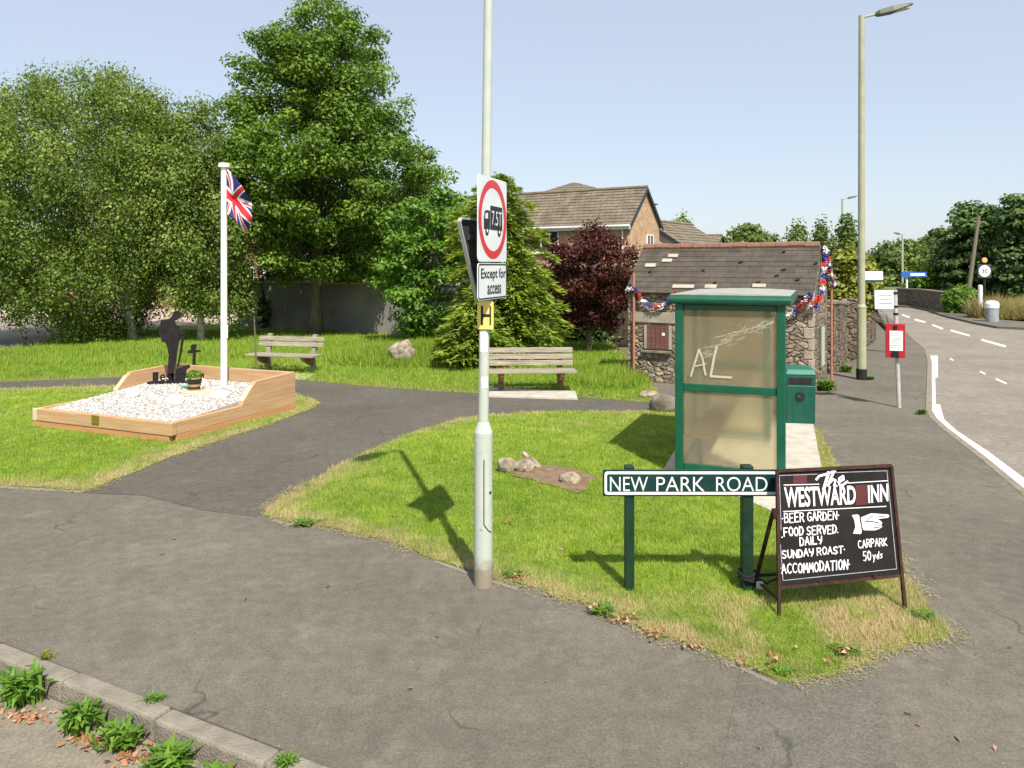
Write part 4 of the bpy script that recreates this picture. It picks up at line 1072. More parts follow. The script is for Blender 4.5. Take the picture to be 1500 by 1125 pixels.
# ------------------------------------------------------------------ lamp posts
def lamp_near():
    b = G(708,857); t = thing('lamp_post', b, 'pale green grey lamp post in front, carrying the lorry sign', 'lamp post')
    X, Y = b.x, b.y
    mb = MB(); mb.tube([(X,Y,-.05),(X,Y,1.17)], .072, 32, cap=False); base = mb.build('base_column', M['post_base'], t, smooth=True)
    mb = MB(); mb.tube([(X,Y,1.168),(X,Y,1.20),(X,Y,1.275),(X,Y,1.28)], [.073,.073,.046,.042], 24); mb.build('collar', M['lamp_paint'], t)
    mb = MB(); mb.tube([(X,Y,1.27),(X+.05,Y,5.45)], [.041,.034], 24, cap=False); mb.build('pole', M['lamp_paint'], t, smooth=True)
    # access door: seam line and plate
    seam = MB(); r = .0735
    def cp(a, zz): return Vector((X+math.sin(a)*r, Y-math.cos(a)*r, zz))
    line = [cp(.12, 1.0)] + [cp(.10, zz) for zz in np.linspace(.98,.50,8)] + [cp(.10+.95*u, .50-.07*math.sin(u*math.pi/2)) for u in np.linspace(.1,1,8)]
    seam.tube(line, .004, 5); seam.build('door_seam', M['seam'], base)
    d = MB(); d.tube([cp(.85,.74)+Vector((-.003,.003,0)), cp(.85,.74)+Vector((.004,-.004,0))], .010, 8); d.build('lock', M['seam'], base)
    for z0, z1, k in ((1.83,1.99,0),(1.55,1.64,1)):
        st = MB(); n = 9; vs = []; fs = []
        for i in range(n):
            a = -1.0+1.75*i/(n-1)
            for zz in (z0, z1): vs.append((X+.007+math.sin(a)*.0418, Y-math.cos(a)*.0418, zz+.004*math.sin(i*1.3)))
        fs = [(2*i,2*i+2,2*i+3,2*i+1) for i in range(n-1)]; st.add(vs, fs); st.build('sticker', M['paper'], t, recalc=False)
    ad = Vector((-.48,-.55,0)).normalized(); top = Vector((X+.05,Y,5.45))
    mb = MB(); mb.tube([top-Vector((0,0,.05)), top+Vector((0,0,.06))+ad*.03, top+Vector((0,0,.09))+ad*.14, top+Vector((0,0,.10))+ad*.30], [.036,.03,.026,.024], 10); mb.build('arm', M['lamp_paint'], t)
    c = top+Vector((0,0,.11))+ad*.52; s = Vector((-ad.y,ad.x,0))
    mb = MB(); prof = [(-.26,.06,.03),(-.15,.12,.06),(.1,.13,.06),(.24,.08,.03)]
    vs = []; fs = []
    for u, w, hh in prof:
        p = c+ad*u; vs += [p-s*w-z*.02, p+s*w-z*.02, p+s*w*.7+z*hh, p-s*w*.7+z*hh]
    for i in range(3):
        for k in range(4): fs.append((i*4+k, i*4+(k+1)%4, i*4+4+(k+1)%4, i*4+4+k))
    fs += [(0,1,2,3),(12,13,14,15)]; mb.add(vs, fs); hd = mb.build('lamp_head', M['lamp_head'], t, bevel=.01)
    mb = MB(); mb.obox(c-z*.028, ad, s, z, .16, .07, .012); mb.build('lens', M['lens'], hd)
lamp_near()

def street_lamp(b, hgt, r, ad, label, armL=.28, headL=.8, paint='lamp2_paint', blackbase=True, tilt=.22, hh=.06):
    b = Vector(b); t = thing('street_lamp', b, label, 'street lamp', None); ad = Vector(ad).normalized()
    if blackbase:
        mb = MB(); mb.tube([b+z*-.05, b+z*.24], r*1.14, 20); mb.build('base_sleeve', M['black'], t)
    zs = min(1.7, hgt*.2)
    mb = MB(); mb.tube([b+z*.0, b+z*zs], r, 20); mb.build('base_column', M[paint], t)
    mb = MB(); mb.tube([b+z*(zs-.02), b+z*zs, b+z*(zs+.06)], [r*1.06,r*1.06,r*.80], 20); mb.build('collar', M[paint], t)
    mb = MB(); mb.tube([b+z*(zs+.05), b+z*hgt, b+z*(hgt+.01)], [r*.78,r*.62,r*.3], 16); mb.build('pole', M[paint], t)
    a = b+z*(hgt-.05); e = a+ad*armL+z*(armL*tilt)
    mb = MB(); mb.tube([a, e], [.022,.028], 8); mb.build('arm', M[paint], t)
    s = Vector((-ad.y,ad.x,0)); dirv = (ad+z*tilt).normalized(); up = dirv.cross(s); up = up if up.z > 0 else -up
    vs = []; fs = []
    for u, w, h0, h1 in [(0,.05,-.03,.03),(.10,.11,-.05,.06),(.45,.14,-.06,.07),(.85,.11,-.02,.05),(1.0,.05,.0,.035)]:
        p = e+dirv*u*headL; vs += [p-s*w+up*h0, p+s*w+up*h0, p+s*w*.75+up*h1, p-s*w*.75+up*h1]
    for i in range(4):
        for k in range(4): fs.append((i*4+k, i*4+(k+1)%4, i*4+4+(k+1)%4, i*4+4+k))
    fs += [(0,1,2,3),(16,17,18,19)]
    mb = MB(); mb.add(vs, fs); hd = mb.build('lamp_head', M['lamp_head'], t, bevel=.012)
    mb = MB(); mb.obox(e+dirv*headL*.72-up*.045, dirv, s, up, headL*.17, .085, .012); mb.build('lens', M['lens'], hd)
    return t
street_lamp(G(1262,556), 8.03, .098, (1,-.15,0), 'tall olive street lamp with black foot on the pavement beside the stone wall')
pb = PZ(1234, 395, 46); street_lamp((pb.x,46,0), PZ(1234,291,46).z, .09, (1,-.1,0), 'distant street lamp rising behind the upright trees near the hut roof', armL=.3, headL=.6, blackbase=False)
pb = PZ(1322, 395, 62); street_lamp((pb.x,62,0), PZ(1322,343,62).z, .11, (-1,-.1,0), 'farthest street lamp where the road bends away, arm to the left', armL=.2, headL=.55, paint='galv', blackbase=False)

# ------------------------------------------------------------------ signs on the near lamp post
sa = Vector((-.2513,5.53,0)); sb = Vector((-.0446,6.12,0)); su = (sb-sa).normalized(); sn = Vector((su.y,-su.x,0))
if sn.dot(-sa) < 0: sn = -sn
SW = (sb-sa).length
def sp(u, zz, out=0.0): return sa+su*u+sn*out+z*zz
def rrect(u0,u1,z0,z1,r,out,n=4):
    P = []
    for cu, cz, a0 in ((u1-r,z1-r,0),(u0+r,z1-r,90),(u0+r,z0+r,180),(u1-r,z0+r,270)):
        for i in range(n+1):
            a = R(a0+90*i/n); P.append(sp(cu+r*math.cos(a), cz+r*math.sin(a), out))
    return P
def disc(cu, cz, r, out, n=40): return [sp(cu+r*math.cos(2*math.pi*i/n), cz+r*math.sin(2*math.pi*i/n), out) for i in range(n)]
t = thing('weight_limit_sign', sp(SW/2,2.52), 'white sign with red ring and black 7.5T lorry on the front lamp post', 'road sign')
mb = MB(); mb.prism(rrect(0,SW,2.535,3.185,.035,0), -sn*.006); plate = mb.build('plate', M['sign_white'], t)
mb = MB(); cu, cz = SW/2, 2.862; n = 48; o_, i_ = disc(cu,cz,.305,.002,n), disc(cu,cz,.245,.002,n)
mb.add(o_+i_, [(k,(k+1)%n,n+(k+1)%n,n+k) for k in range(n)]); mb.build('red_ring', M['sign_red'], plate)
mb = MB()
q = lambda u, v: sp(cu+u, cz+v, .002)
mb.add([q(-.058,-.080),q(.205,-.080),q(.205,.105),q(-.058,.105)], [(0,1,2,3)])
cab = [q(-.195,-.080),q(-.066,-.080),q(-.066,.062),q(-.125,.066),q(-.178,.055),q(-.195,-.005)]
mb.add(cab, [tuple(r_) for r_ in tessellate_polygon([cab])])
for wx in (-.13,.135):
    w_ = [sp(cu+wx+.036*math.cos(2*math.pi*i/20), cz-.092+.036*math.sin(2*math.pi*i/20), .0032) for i in range(20)]; mb.add(w_, [tuple(range(20))])
lor = mb.build('lorry_symbol', M['black'], plate)
mb = MB(); put_text(mb, '7.5', (q(-.035,.066),q(.105,.066),q(.105,-.044),q(-.035,-.044)), sn, .002, .0); put_text(mb, 'T', (q(.122,.066),q(.182,.066),q(.182,-.044),q(.122,-.044)), sn, .002, .0)
g_ = [q(-.178,.0),q(-.115,.0),q(-.115,.046),q(-.166,.040)]; mb.add([p+sn*.002 for p in g_], [(0,1,2,3)])
for wx in (-.13,.135):
    w_ = [sp(cu+wx+.016*math.cos(2*math.pi*i/16), cz-.092+.014*math.sin(2*math.pi*i/16), .0045) for i in range(16)]; mb.add(w_, [tuple(range(16))])
mb.build('lettering', M['sign_white'], lor)
mb = MB()
for zz in (2.7,3.05): mb.obox(sp(.34,zz,-.02), su, sn, z, .26, .012, .02)
for zz in (2.7,3.05): mb.tube([Vector((-.205,5.889,zz-.02)), Vector((-.205,5.889,zz+.02))], .050, 12)
mb.build('bracket', M['galv'], t)
t = thing('exception_plate', sp(SW/2,2.24), 'white plate reading Except for access below the lorry sign', 'road sign')
mb = MB(); mb.prism(rrect(0,SW,2.245,2.524,.03,0), -sn*.006); plate = mb.build('plate', M['sign_white'], t)
mb = MB(); put_text(mb, 'Except for', (sp(.06,2.485),sp(.60,2.485),sp(.60,2.385),sp(.06,2.385)), sn, .003, .012)
put_text(mb, 'access', (sp(.19,2.355),sp(.49,2.355),sp(.49,2.285),sp(.19,2.285)), sn, .003, .012); mb.build('lettering', M['black'], plate)
o_, i_ = rrect(.006,SW-.006,2.251,2.518,.028,.002), rrect(.016,SW-.016,2.261,2.508,.02,.002); n = len(o_)
mb = MB(); mb.add(o_+i_, [(k,(k+1)%n,n+(k+1)%n,n+k) for k in range(n)]); mb.build('border', M['black'], plate)
# give way triangle seen from behind
gu = Vector((.45,.893,0)).normalized(); gn_ = Vector((gu.y,-gu.x,0)); gc = Vector((-.272,5.875,0))
t = thing('give_way_sign', gc+z*2.2, 'dark backed triangular sign pointing down, seen from behind on the front lamp post', 'road sign')
tri = [gc-gu*.30+z*2.83, gc-gu*.27+z*2.86, gc+gu*.27+z*2.86, gc+gu*.30+z*2.83, gc+gu*.03+z*2.24, gc-gu*.03+z*2.24]
mb = MB(); mb.prism(tri, -gn_*.006); mb.build('plate', M['sign_back'], t)
mb = MB(); ctr = sum(tri, Vector())/6
for a, b in zip(tri, tri[1:]+tri[:1]): mb.bar(a+gn_*.012, b+gn_*.012, .014, .03, up=gn_)
mb.build('rim', M['rim_grey'], t)
mb = MB()
for zz in (2.45,2.72): mb.obox(gc+gn_*.012+z*zz, gu, gn_, z, .16 if zz > 2.6 else .08, .010, .02)
mb.build('bracket', M['sign_back'], t)
# hydrant plate
hp = Vector((-.207,5.889-.052,0)); hu = Vector((.97,-.22,0)).normalized(); hn = Vector((hu.y,-hu.x,0))
t = thing('hydrant_sign', hp+z*2.02, 'yellow hydrant plate with black H strapped to the front lamp post', 'sign')
def hq(u, v, o=0): return hp+hu*u+z*(2.118+v)+hn*o
mb = MB(); mb.prism([hq(-.065,-.108),hq(.065,-.108),hq(.065,.108),hq(-.065,.108)], -hn*.005); pl = mb.build('plate', M['yellow'], t)
mb = MB()
for a in ((-.036,-.018,-.075,.075),(.034,.046,-.075,.075),(-.018,.034,-.012,.010)): mb.add([hq(a[0],a[2],.002),hq(a[1],a[2],.002),hq(a[1],a[3],.002),hq(a[0],a[3],.002)], [(0,1,2,3)])
mb.build('lettering', M['black'], pl)

# ------------------------------------------------------------------ street name sign
ns = thing('street_name_sign', G(1007,864), 'low dark green street sign reading NEW PARK ROAD on two posts', 'street sign')
YN = 5.74; nn_ = Vector((0,-1,0))
def np_(px, py): return on_plane(px, py, Vector((0,YN,0)), nn_)
def bbox_q(x0,x1,y0,y1,f=np_): return (f(x0,y0),f(x1,y0),f(x1,y1),f(x0,y1))
a, b = np_(883,688), np_(1143,727)
mb = MB(); mb.box(a.x,b.x,YN,YN+.012,b.z,a.z); plate = mb.build('plate', M['plate_green'], ns, bevel=.003)
def rr_px(x0,x1,y0,y1,r,n=4,dy=-.002):
    A_, B_ = np_(x0,y1), np_(x1,y0); P = []
    for cx_, cz_, a0 in ((B_.x-r,B_.z-r,0),(A_.x+r,B_.z-r,90),(A_.x+r,A_.z+r,180),(B_.x-r,A_.z+r,270)):
        for i in range(n+1):
            an = R(a0+90*i/n); P.append(Vector((cx_+r*math.cos(an), YN+dy, cz_+r*math.sin(an))))
    return P
o_, i_ = rr_px(885.5,1140.5,690.5,724.5,.022), rr_px(889,1137,694.5,720.5,.014); n = len(o_)
mb = MB(); mb.add(o_+i_, [(k,(k+1)%n,n+(k+1)%n,n+k) for k in range(n)]); mb.build('border', M['white'], plate)
mb = MB()
for wd, x0, x1 in (('NEW',893.5,949),('PARK',961.5,1032),('ROAD',1049,1124)): put_text(mb, wd, bbox_q(x0,x1,698.5,719.5), nn_, .0025, -.006)
mb.build('lettering', M['white'], plate)
for px, py, w in ((922,866,13.5),(1092,862,15.5)):
    p = G(px,py); ww = w/F*p.y; mb = MB(); mb.box(p.x-ww/2,p.x+ww/2,YN+.014,YN+.014+ww,-.1,np_(px,684).z); mb.build('post', M['post_green'], ns, bevel=.006)
# chain and padlock tying the board to the post
p = Vector((G(1092,862).x, YN+.05, .10))
t = thing('padlock_chain', p, 'dark chain with padlock wrapped round the right post of the street sign', 'chain')
mb = MB()
for k in range(3):
    ring = [p+Vector((math.cos(a)*.065, math.sin(a)*.065, .02*k+.012*math.sin(2*a+k))) for a in np.linspace(0,2*math.pi,19)]
    mb.tube(ring, .010, 6, cap=False)
mb.tube([p+Vector((.06,-.03,.02)), p+Vector((.13,-.06,-.02)), p+Vector((.22,-.02,.0))], .009, 6)
mb.build('chain', M['steel_black'], t)
mb = MB(); mb.box(p.x+.045,p.x+.095,p.y-.10,p.y-.075,p.z-.05,p.z+.005); pk = mb.build('padlock', M['galv'], t, bevel=.006)

# ------------------------------------------------------------------ A-board
AL, AR = G(1141,905), G(1326,895); TL, TR = PZ(1137,690,5.66), PZ(1305,682,5.80)
ab = thing('pub_board', (AL+AR)/2, 'black chalkboard A-board of the pub beside the street sign', 'A-board')
an_ = (AR-AL).cross(TL-AL).normalized()
if an_.y > 0: an_ = -an_
PA_ = lambda px, py, o=0.0: on_plane(px, py, AL, an_) + an_*o
cr_ = lambda cx, cy, o=0.0: PA_(1120+cx/4.686, 670+cy/4.686, o)
BLp, BRp, TLp, TRp = PA_(1142,861), PA_(1317.5,843), PA_(1138,690), PA_(1305,682)
mb = MB(); mb.prism([TLp,TRp,BRp,BLp], -an_*.016); bd = mb.build('panel', M['board'], ab)
mb = MB(); AL2, AR2 = PA_(1141.5,905), PA_(1326,894)
mb.bar(TLp+an_*.004, AL2, .022, .022, up=an_); mb.bar(TRp+an_*.004, AR2, .022, .022, up=an_)
mb.bar(TLp+an_*.003, TRp+an_*.003, .026, .024, up=an_); mb.bar(BLp+an_*.004, BRp+an_*.004, .020, .020, up=an_)
for u in (.33,.78): mb.bar(BLp.lerp(BRp,u)+an_*.016+z*-.01, BLp.lerp(BRp,u)+an_*.016+z*.03, .02, .008)
mb.build('frame', M['rust'], ab)
rb = an_*-1; back = Vector((0,1,0))
RT0, RT1 = TLp.lerp(AL2,.30)-an_*.015-Vector((.03,0,0)), TRp.lerp(AR2,.30)-an_*.02
RL0, RL1 = G(1104,862), G(1290,850)
mb = MB(); mb.bar(RT0, RL0, .022, .022); mb.bar(RT1, RL1, .022, .022); mb.bar(RT0.lerp(RL0,.82), RT1.lerp(RL1,.82), .02, .02)
mb.bar(RL0.lerp(RT0,.12), AL2.lerp(TLp,.12)-an_*.02, .016, .016); mb.build('rear_frame', M['rust'], ab)
mb = MB(); mb.obox(RT0+Vector((.02,-.01,0)), (1,0,0), (0,1,0), (0,0,1), .025, .02, .035); mb.build('hinge', M['rust'], ab)
for q4 in (((195,118),(290,115),(288,183),(195,187)),((622,190),(706,186),(708,322),(626,330)),((130,195),(180,193),(180,205),(132,206))):
    mb = MB(); mb.add([cr_(*p, .002) for p in q4], [(0,1,2,3)]); mb.build('red_block', M['board_red'], bd)
thin = MB()
for line in (((100,125),(360,115)),((470,105),(838,92)),((838,92),(905,765)),((905,765),(125,845)),((125,845),(108,600)),((112,500),(100,125))): thin.stroke([cr_(*p) for p in line], .0045, an_, .002)
thin.build('chalk_border', M['chalk_thin'], bd)
ch = MB()
for line in (((130,190),(372,184)),((570,176),(842,160)),((128,372),(832,336))): ch.stroke([cr_(*p) for p in line], .006, an_, .003)
for line, w in (([(352,152),(372,128),(430,112),(482,92)],.016),([(436,104),(420,160),(402,222)],.022),([(478,88),(448,150),(432,196)],.017),([(440,178),(468,150),(484,158),(474,196),(492,196)],.015),([(502,172),(540,152),(536,128),(508,146),(508,186),(530,192),(566,166)],.015)):
    ch.stroke([cr_(*p) for p in line], w, an_, .005)
qd = lambda *p: tuple(cr_(*c) for c in p)
put_text(ch, 'WESTWARD', qd((132,205),(622,192),(626,322),(138,346)), an_, .0035, .024)
put_text(ch, 'INN', qd((706,192),(846,180),(848,300),(712,314)), an_, .0035, .024)
brush_text(ch, 'BEER GARDEN-', qd((128,384),(515,370),(515,425),(132,448)), an_, .0082)
brush_text(ch, 'FOOD SERVED.', qd((124,484),(512,462),(512,518),(128,542)), an_, .0082)
brush_text(ch, 'DAILY', qd((234,548),(394,538),(398,590),(238,606)), an_, .0082)
brush_text(ch, 'SUNDAY ROAST-', qd((112,644),(556,606),(556,654),(116,696)), an_, .0082)
brush_text(ch, 'ACCOMMODATION-', qd((110,738),(590,700),(590,764),(114,802)), an_, .0082)
brush_text(ch, 'CARPARK', qd((634,572),(838,552),(842,604),(640,624)), an_, .0072)
brush_text(ch, '50', qd((668,652),(728,646),(732,704),(674,714)), an_, .0072); brush_text(ch, 'yds', qd((738,650),(812,644),(812,690),(740,702)), an_, .0056)
for dx, dy in ((118,420),(115,548),(104,760)): ch.stroke([cr_(dx,dy),cr_(dx+5,dy)], .008, an_, .003)
ch.build('lettering', M['chalk'], bd)
hand = MB()
def blob(pts, lift=.003):
    P = [cr_(*p, lift) for p in pts]; hand.add(P, [tuple(r_) for r_ in tessellate_polygon([P])])
blob([(598,396),(640,392),(650,404),(652,438),(664,470),(668,508),(658,526),(606,522),(622,480),(616,432)])
blob([(660,412),(730,384),(790,388),(848,392),(854,404),(846,414),(790,420),(770,424),(790,432),(806,448),(800,462),(806,476),(786,490),(756,500),(690,500),(676,498),(664,462)], .0034)
hand.build('pointing_hand', M['chalk'], bd)
ink = MB()
for line, w in (([(690,438),(740,440),(780,448)],.005),([(742,400),(712,418),(700,432)],.004),([(760,462),(798,464)],.004),([(750,480),(786,482)],.004),([(652,404),(662,460),(668,508)],.007),([(772,405),(800,404),(836,402)],.003)):
    ink.stroke([cr_(*p) for p in line], w, an_, .006)
ink.build('hand_outline', M['board'], bd)

# ------------------------------------------------------------------ bus shelter
ux = (SPR-SPL).normalized(); SWD = (SPR-SPL).length; SL = 2.2; vy = Vector((-ux.y,ux.x,0))
bs = thing('bus_shelter', SPL, 'green framed bus shelter with cloudy brown panels', 'bus shelter')
def lp(x, y, zz): return SPL+ux*x+vy*y+z*zz
def lbox(mb, x0,x1,y0,y1,z0,z1): mb.hexa([lp(x0,y0,z0),lp(x1,y0,z0),lp(x1,y1,z0),lp(x0,y1,z0),lp(x0,y0,z1),lp(x1,y0,z1),lp(x1,y1,z1),lp(x0,y1,z1)])
pw = .095
for x0 in (0, SWD-pw):
    for y0 in (0, SL-pw):
        if x0 > 0 and y0 > 0: x0 -= .28
        mb = MB(); lbox(mb, x0,x0+pw,y0,y0+pw,0,2.06); mb.build('post', M['green'], bs, bevel=.008)
mb = MB(); lbox(mb, 0,pw,SL*.5-.03,SL*.5+.03,0,2.06); mb.build('post', M['green'], bs, bevel=.008)
for (x0,x1,y0,y1) in ((pw+.001,SWD-pw-.001,.02,.075),(pw+.001,SWD-pw-.281,SL-.075,SL-.02),(.02,.075,pw+.001,SL*.5-.031),(.02,.075,SL*.5+.031,SL-pw-.001)):
    for z0, z1, nm in ((1.03,1.115,'mid_rail'),(.10,.17,'bottom_rail'),(1.985,2.055,'top_rail')):
        mb = MB(); lbox(mb, x0,x1,y0,y1,z0,z1); mb.build(nm, M['green'], bs, bevel=.006)
    cx_, cy_ = (x0+x1)/2, (y0+y1)/2
    for z0, z1 in ((.171,1.029),(1.116,1.984)):
        mb = MB()
        if x1-x0 > y1-y0: lbox(mb, x0+.001,x1-.001,cy_-.004,cy_+.004,z0,z1)
        else: lbox(mb, cx_-.004,cx_+.004,y0+.001,y1-.001,z0,z1)
        pn = mb.build('panel', M['poly'], bs)
        if y1 < .2 and z0 > 1:
            gm = MB(); f2 = lambda px, py: on_plane(px, py, lp(0,.04,0), vy)
            for ln, w in (([(1012,551),(1020,525),(1024,512),(1029,524),(1033,547)],.022),([(1016,537),(1034,533)],.016),([(1050,508),(1046,524),(1041,551),(1071,553)],.026),([(1033,547),(1034,549)],.022)): gm.stroke([f2(*p) for p in ln], w, -vy, .004)
            sc_m, snt, sN, sL, sb_ = nmat('scuffed_haze_' + str(len(bpy.data.materials)))
            sb_.inputs['Base Color'].default_value = (.62,.58,.46,1); sb_.inputs['Alpha'].default_value = .16; sb_.inputs['Roughness'].default_value = .8
            sm_ = MB()
            for _ in range(70):
                u_ = random.random(); x_ = 1015+128*u_; y_ = 528-62*u_**.75+random.gauss(0,4)
                sm_.stroke([f2(x_,y_), f2(min(1142,x_+random.uniform(3,12)), y_-random.uniform(1,5))], random.uniform(.006,.02), -vy, .0008+.00002*_, .0004)
            for _ in range(30):
                x_, y_ = random.uniform(1004,1138), random.uniform(452,560); sm_.stroke([f2(x_,y_), f2(x_+random.gauss(0,3), y_+random.uniform(-6,14))], random.uniform(.002,.005), -vy, .0024+.00002*_, .0004)
            sm_.build('scuff_marks', sc_m, pn)
            gm.build('graffiti', mat('pale_graffiti', (.50,.47,.37), (.42,.39,.30), scale=30, rough=.8), pn)
# roof: curved front and back fascia with a weathered sheet on top
ov = .06; prof = [(-.045,2.06),(-.065,2.085),(-.07,2.115),(-.055,2.145),(-.02,2.165)]
mb = MB(); x0, x1 = -ov, SWD+ov
P = [(y,zz) for y, zz in prof] + [(SL+.02-0,2.165),(SL+.055,2.145),(SL+.07,2.115),(SL+.065,2.085),(SL+.045,2.06)]
n = len(P); mb.add([lp(x0,y,zz) for y,zz in P]+[lp(x1,y,zz) for y,zz in P], [(i,(i+1)%n,n+(i+1)%n,n+i) for i in range(n)]+[tuple(range(n)), tuple(n+i for i in range(n-1,-1,-1))])
rf = mb.build('roof', M['green'], bs)
mb = MB(); m_ = SWD/2
for i in range(6):
    a, b = x0+.01+(x1-x0-.02)*i/6, x0+.01+(x1-x0-.02)*(i+1)/6
    za = 2.168+.02*math.sin(math.pi*i/6); zb = 2.168+.02*math.sin(math.pi*(i+1)/6)
    mb.hexa([lp(a,-.02,2.15),lp(b,-.02,2.15),lp(b,SL+.02,2.15),lp(a,SL+.02,2.15),lp(a,-.015,za),lp(b,-.015,zb),lp(b,SL+.015,zb),lp(a,SL+.015,za)])
mb.build('roof_sheet', M['roof_top'], rf)
mb = MB(); lbox(mb, .10,.42,.15,SL-.15,.44,.48); mb.build('seat', M['brown_wood'], bs, bevel=.01)
for y0 in (.45,1.7):
    mb = MB(); lbox(mb, .2,.25,y0,y0+.05,0,.44); mb.build('seat_leg', M['green'], bs)

# ------------------------------------------------------------------ litter bin
p = Vector((4.57,12.0,.03)); t = thing('litter_bin', p, 'green litter bin with slot and round badge beside the shelter', 'litter bin')
ru, rv = Vector((.985,-.17,0)), Vector((.17,.985,0))
def lb(x,y,zz): return p+ru*x+rv*y+z*zz
def bx(mb, x0,x1,y0,y1,z0,z1,tp=0): mb.hexa([lb(x0,y0,z0),lb(x1,y0,z0),lb(x1,y1,z0),lb(x0,y1,z0),lb(x0-tp,y0-tp,z1),lb(x1+tp,y0-tp,z1),lb(x1+tp,y1+tp,z1),lb(x0-tp,y1+tp,z1)])
mb = MB(); bx(mb,-.215,.215,-.215,.215,.0,.60,.008); body = mb.build('body', M['bin_green'], t, bevel=.015)
mb = MB(); bx(mb,-.225,.225,-.225,.225,.602,.76,.0); hood = mb.build('hood', M['bin_green'], t, bevel=.012)
mb = MB(); bx(mb,-.18,.16,-.235,-.2255,.63,.715); mb.build('slot', M['black'], hood)
mb = MB(); mb.hexa([lb(-.235,-.24,.762),lb(.235,-.24,.762),lb(.235,.235,.762),lb(-.235,.235,.762),lb(-.21,-.20,.85),lb(.21,-.20,.85),lb(.20,.20,.87),lb(-.20,.20,.87)]); mb.build('lid', M['bin_lid'], t, bevel=.015)
mb = MB(); mb.tube([lb(-.02,-.230,.42),lb(-.02,-.224,.42)], .075, 20); bd_ = mb.build('badge', M['black'], body)
mb = MB(); mb.tube([lb(-.03,-.2335,.43),lb(-.03,-.2305,.43)], .025, 10); mb.build('badge_mark', M['bin_green'], bd_)
for x in (-.10,.09): mb = MB(); bx(mb, x-.004,x+.004,-.226,-.22,.03,.57); mb.build('rib', M['bin_lid'], body)

# ------------------------------------------------------------------ bus stop pole
b = G(1317,597); t = thing('bus_stop', b, 'leaning grey bus stop pole with white flag and red timetable case', 'bus stop')
top = PZ(1311,425,b.y); mb = MB(); mb.tube([b-z*.05, top], .036, 12); mb.build('pole', M['galv'], t)
ax = (top-b).normalized(); fx = Vector((-1,-.12,0)).normalized()
mb = MB(); c = top-ax*.17+fx*.21; mb.obox(c, fx, fx.cross(ax).normalized(), ax, .185, .012, .165); fl = mb.build('flag', M['paper'], t, bevel=.01)
mb = MB()
for i, w in enumerate((.12,.10,.13)): mb.obox(c+Vector((0,-.0145,0))+ax*(.08-.07*i)-fx*.02, fx, fx.cross(ax).normalized(), ax, w, .001, .008)
mb.build('flag_lettering', mat('grey_print', (.22,.23,.32), (.35,.36,.42), rough=.6), fl)
for zz in (.05,.29,.42): mb = MB(); mb.tube([top-ax*(zz-.02), top-ax*(zz+.02)], .044, 10); mb.build('clamp', M['steel_black'], t)
c = PZ(1311.5,499,b.y-.06); fu = Vector((.93,-.36,0)); fn = Vector((fu.y,-fu.x,0))
mb = MB(); mb.obox(c, fu, fn, z, .155, .025, .30); cs = mb.build('timetable_case', M['red'], t, bevel=.008)
mb = MB(); mb.obox(c+fn*.03+z*.0+fu*.01, fu, fn, z, .105, .006, .175); tt = mb.build('timetable', M['paper'], cs)
mb = MB()
for i in range(7): mb.obox(c+fn*.0365+z*(.13-.042*i)+fu*(.01-random.uniform(0,.03)), fu, fn, z, random.uniform(.05,.085), .0004, .006)
tag(mb.build('timetable_print', mat('grey_timetable_print', (.22,.26,.26), (.4,.44,.44), rough=.6), tt), kind='stuff')
mb = MB(); mb.obox(c+fn*.04-z*.24, fu, fn, z, .05, .02, .05); mb.obox(c+fn*.036+z*.24, fu, fn, z, .03, .012, .03); mb.build('case_clip', M['steel_black'], cs)

# ------------------------------------------------------------------ memorial planter
ZF, ZB_ = .285, .66
pu = (PB-PA).normalized(); pv = (PC-PB).normalized(); LU, LV = (PB-PA).length, (PC-PB).length
pl = thing('memorial_planter', (PA+PC)/2, 'raised timber planter of white gravel on the left lawn', 'planter')
def pp(u, v, zz): return PA+pu*u+pv*v+z*zz
TH = .10
def pbox(mb, u0,u1,v0,v1,z0,z1): mb.hexa([pp(u0,v0,z0),pp(u1,v0,z0),pp(u1,v1,z0),pp(u0,v1,z0),pp(u0,v0,z1),pp(u1,v0,z1),pp(u1,v1,z1),pp(u0,v1,z1)])
mb = MB(); pbox(mb, .0,LU-TH*.55,.012,TH,0,.10); mb.build('lower_sleeper', M['sleeper_dark'], pl, bevel=.008)
mb = MB(); pbox(mb, TH,LU+.012,0,TH,.103,ZF); mb.build('front_sleeper', M['sleeper'], pl, bevel=.008)
mb = MB(); pbox(mb, .0,TH-.003,.004,TH+.0,.103,ZF-.003); mb.build('corner_block', M['cut'], pl, bevel=.006)
for side, u0, u1 in ((1,LU-TH,LU),(0,0,TH)):
    mb = MB(); pbox(mb, u0-(.0 if side else .0),u1,TH+.003,LV,0,.10); mb.build('lower_sleeper', M['sleeper_dark'], pl, bevel=.008)
    v_lo, v_hi = LV*.52, LV*.62
    mb = MB(); pbox(mb, u0+.002,u1-.002,TH+.003,LV,.103,ZF); mb.build('side_sleeper', M['sleeper'], pl, bevel=.006)
    q4 = [(v_lo,ZF+.002),(LV,ZF+.002),(LV,ZB_),(v_hi+.06,ZB_-.03),(v_hi-.02,ZB_-.09),(v_lo+.03,ZF+.06)]
    mb = MB(); mb.prism([pp(u0+.004,v,zz) for v,zz in q4], pu*(TH-.008)); mb.build('upper_side_sleeper', M['sleeper'], pl, bevel=.005)
    ce = MB(); ce.prism([pp(u0+.006,v_lo+.028,ZF+.066), pp(u0+.006,v_hi-.022,ZB_-.084), pp(u1-.006,v_hi-.022,ZB_-.084), pp(u1-.006,v_lo+.028,ZF+.066)], Vector((0,-.003,.004))); ce.build('cut_face', M['cut'], pl)
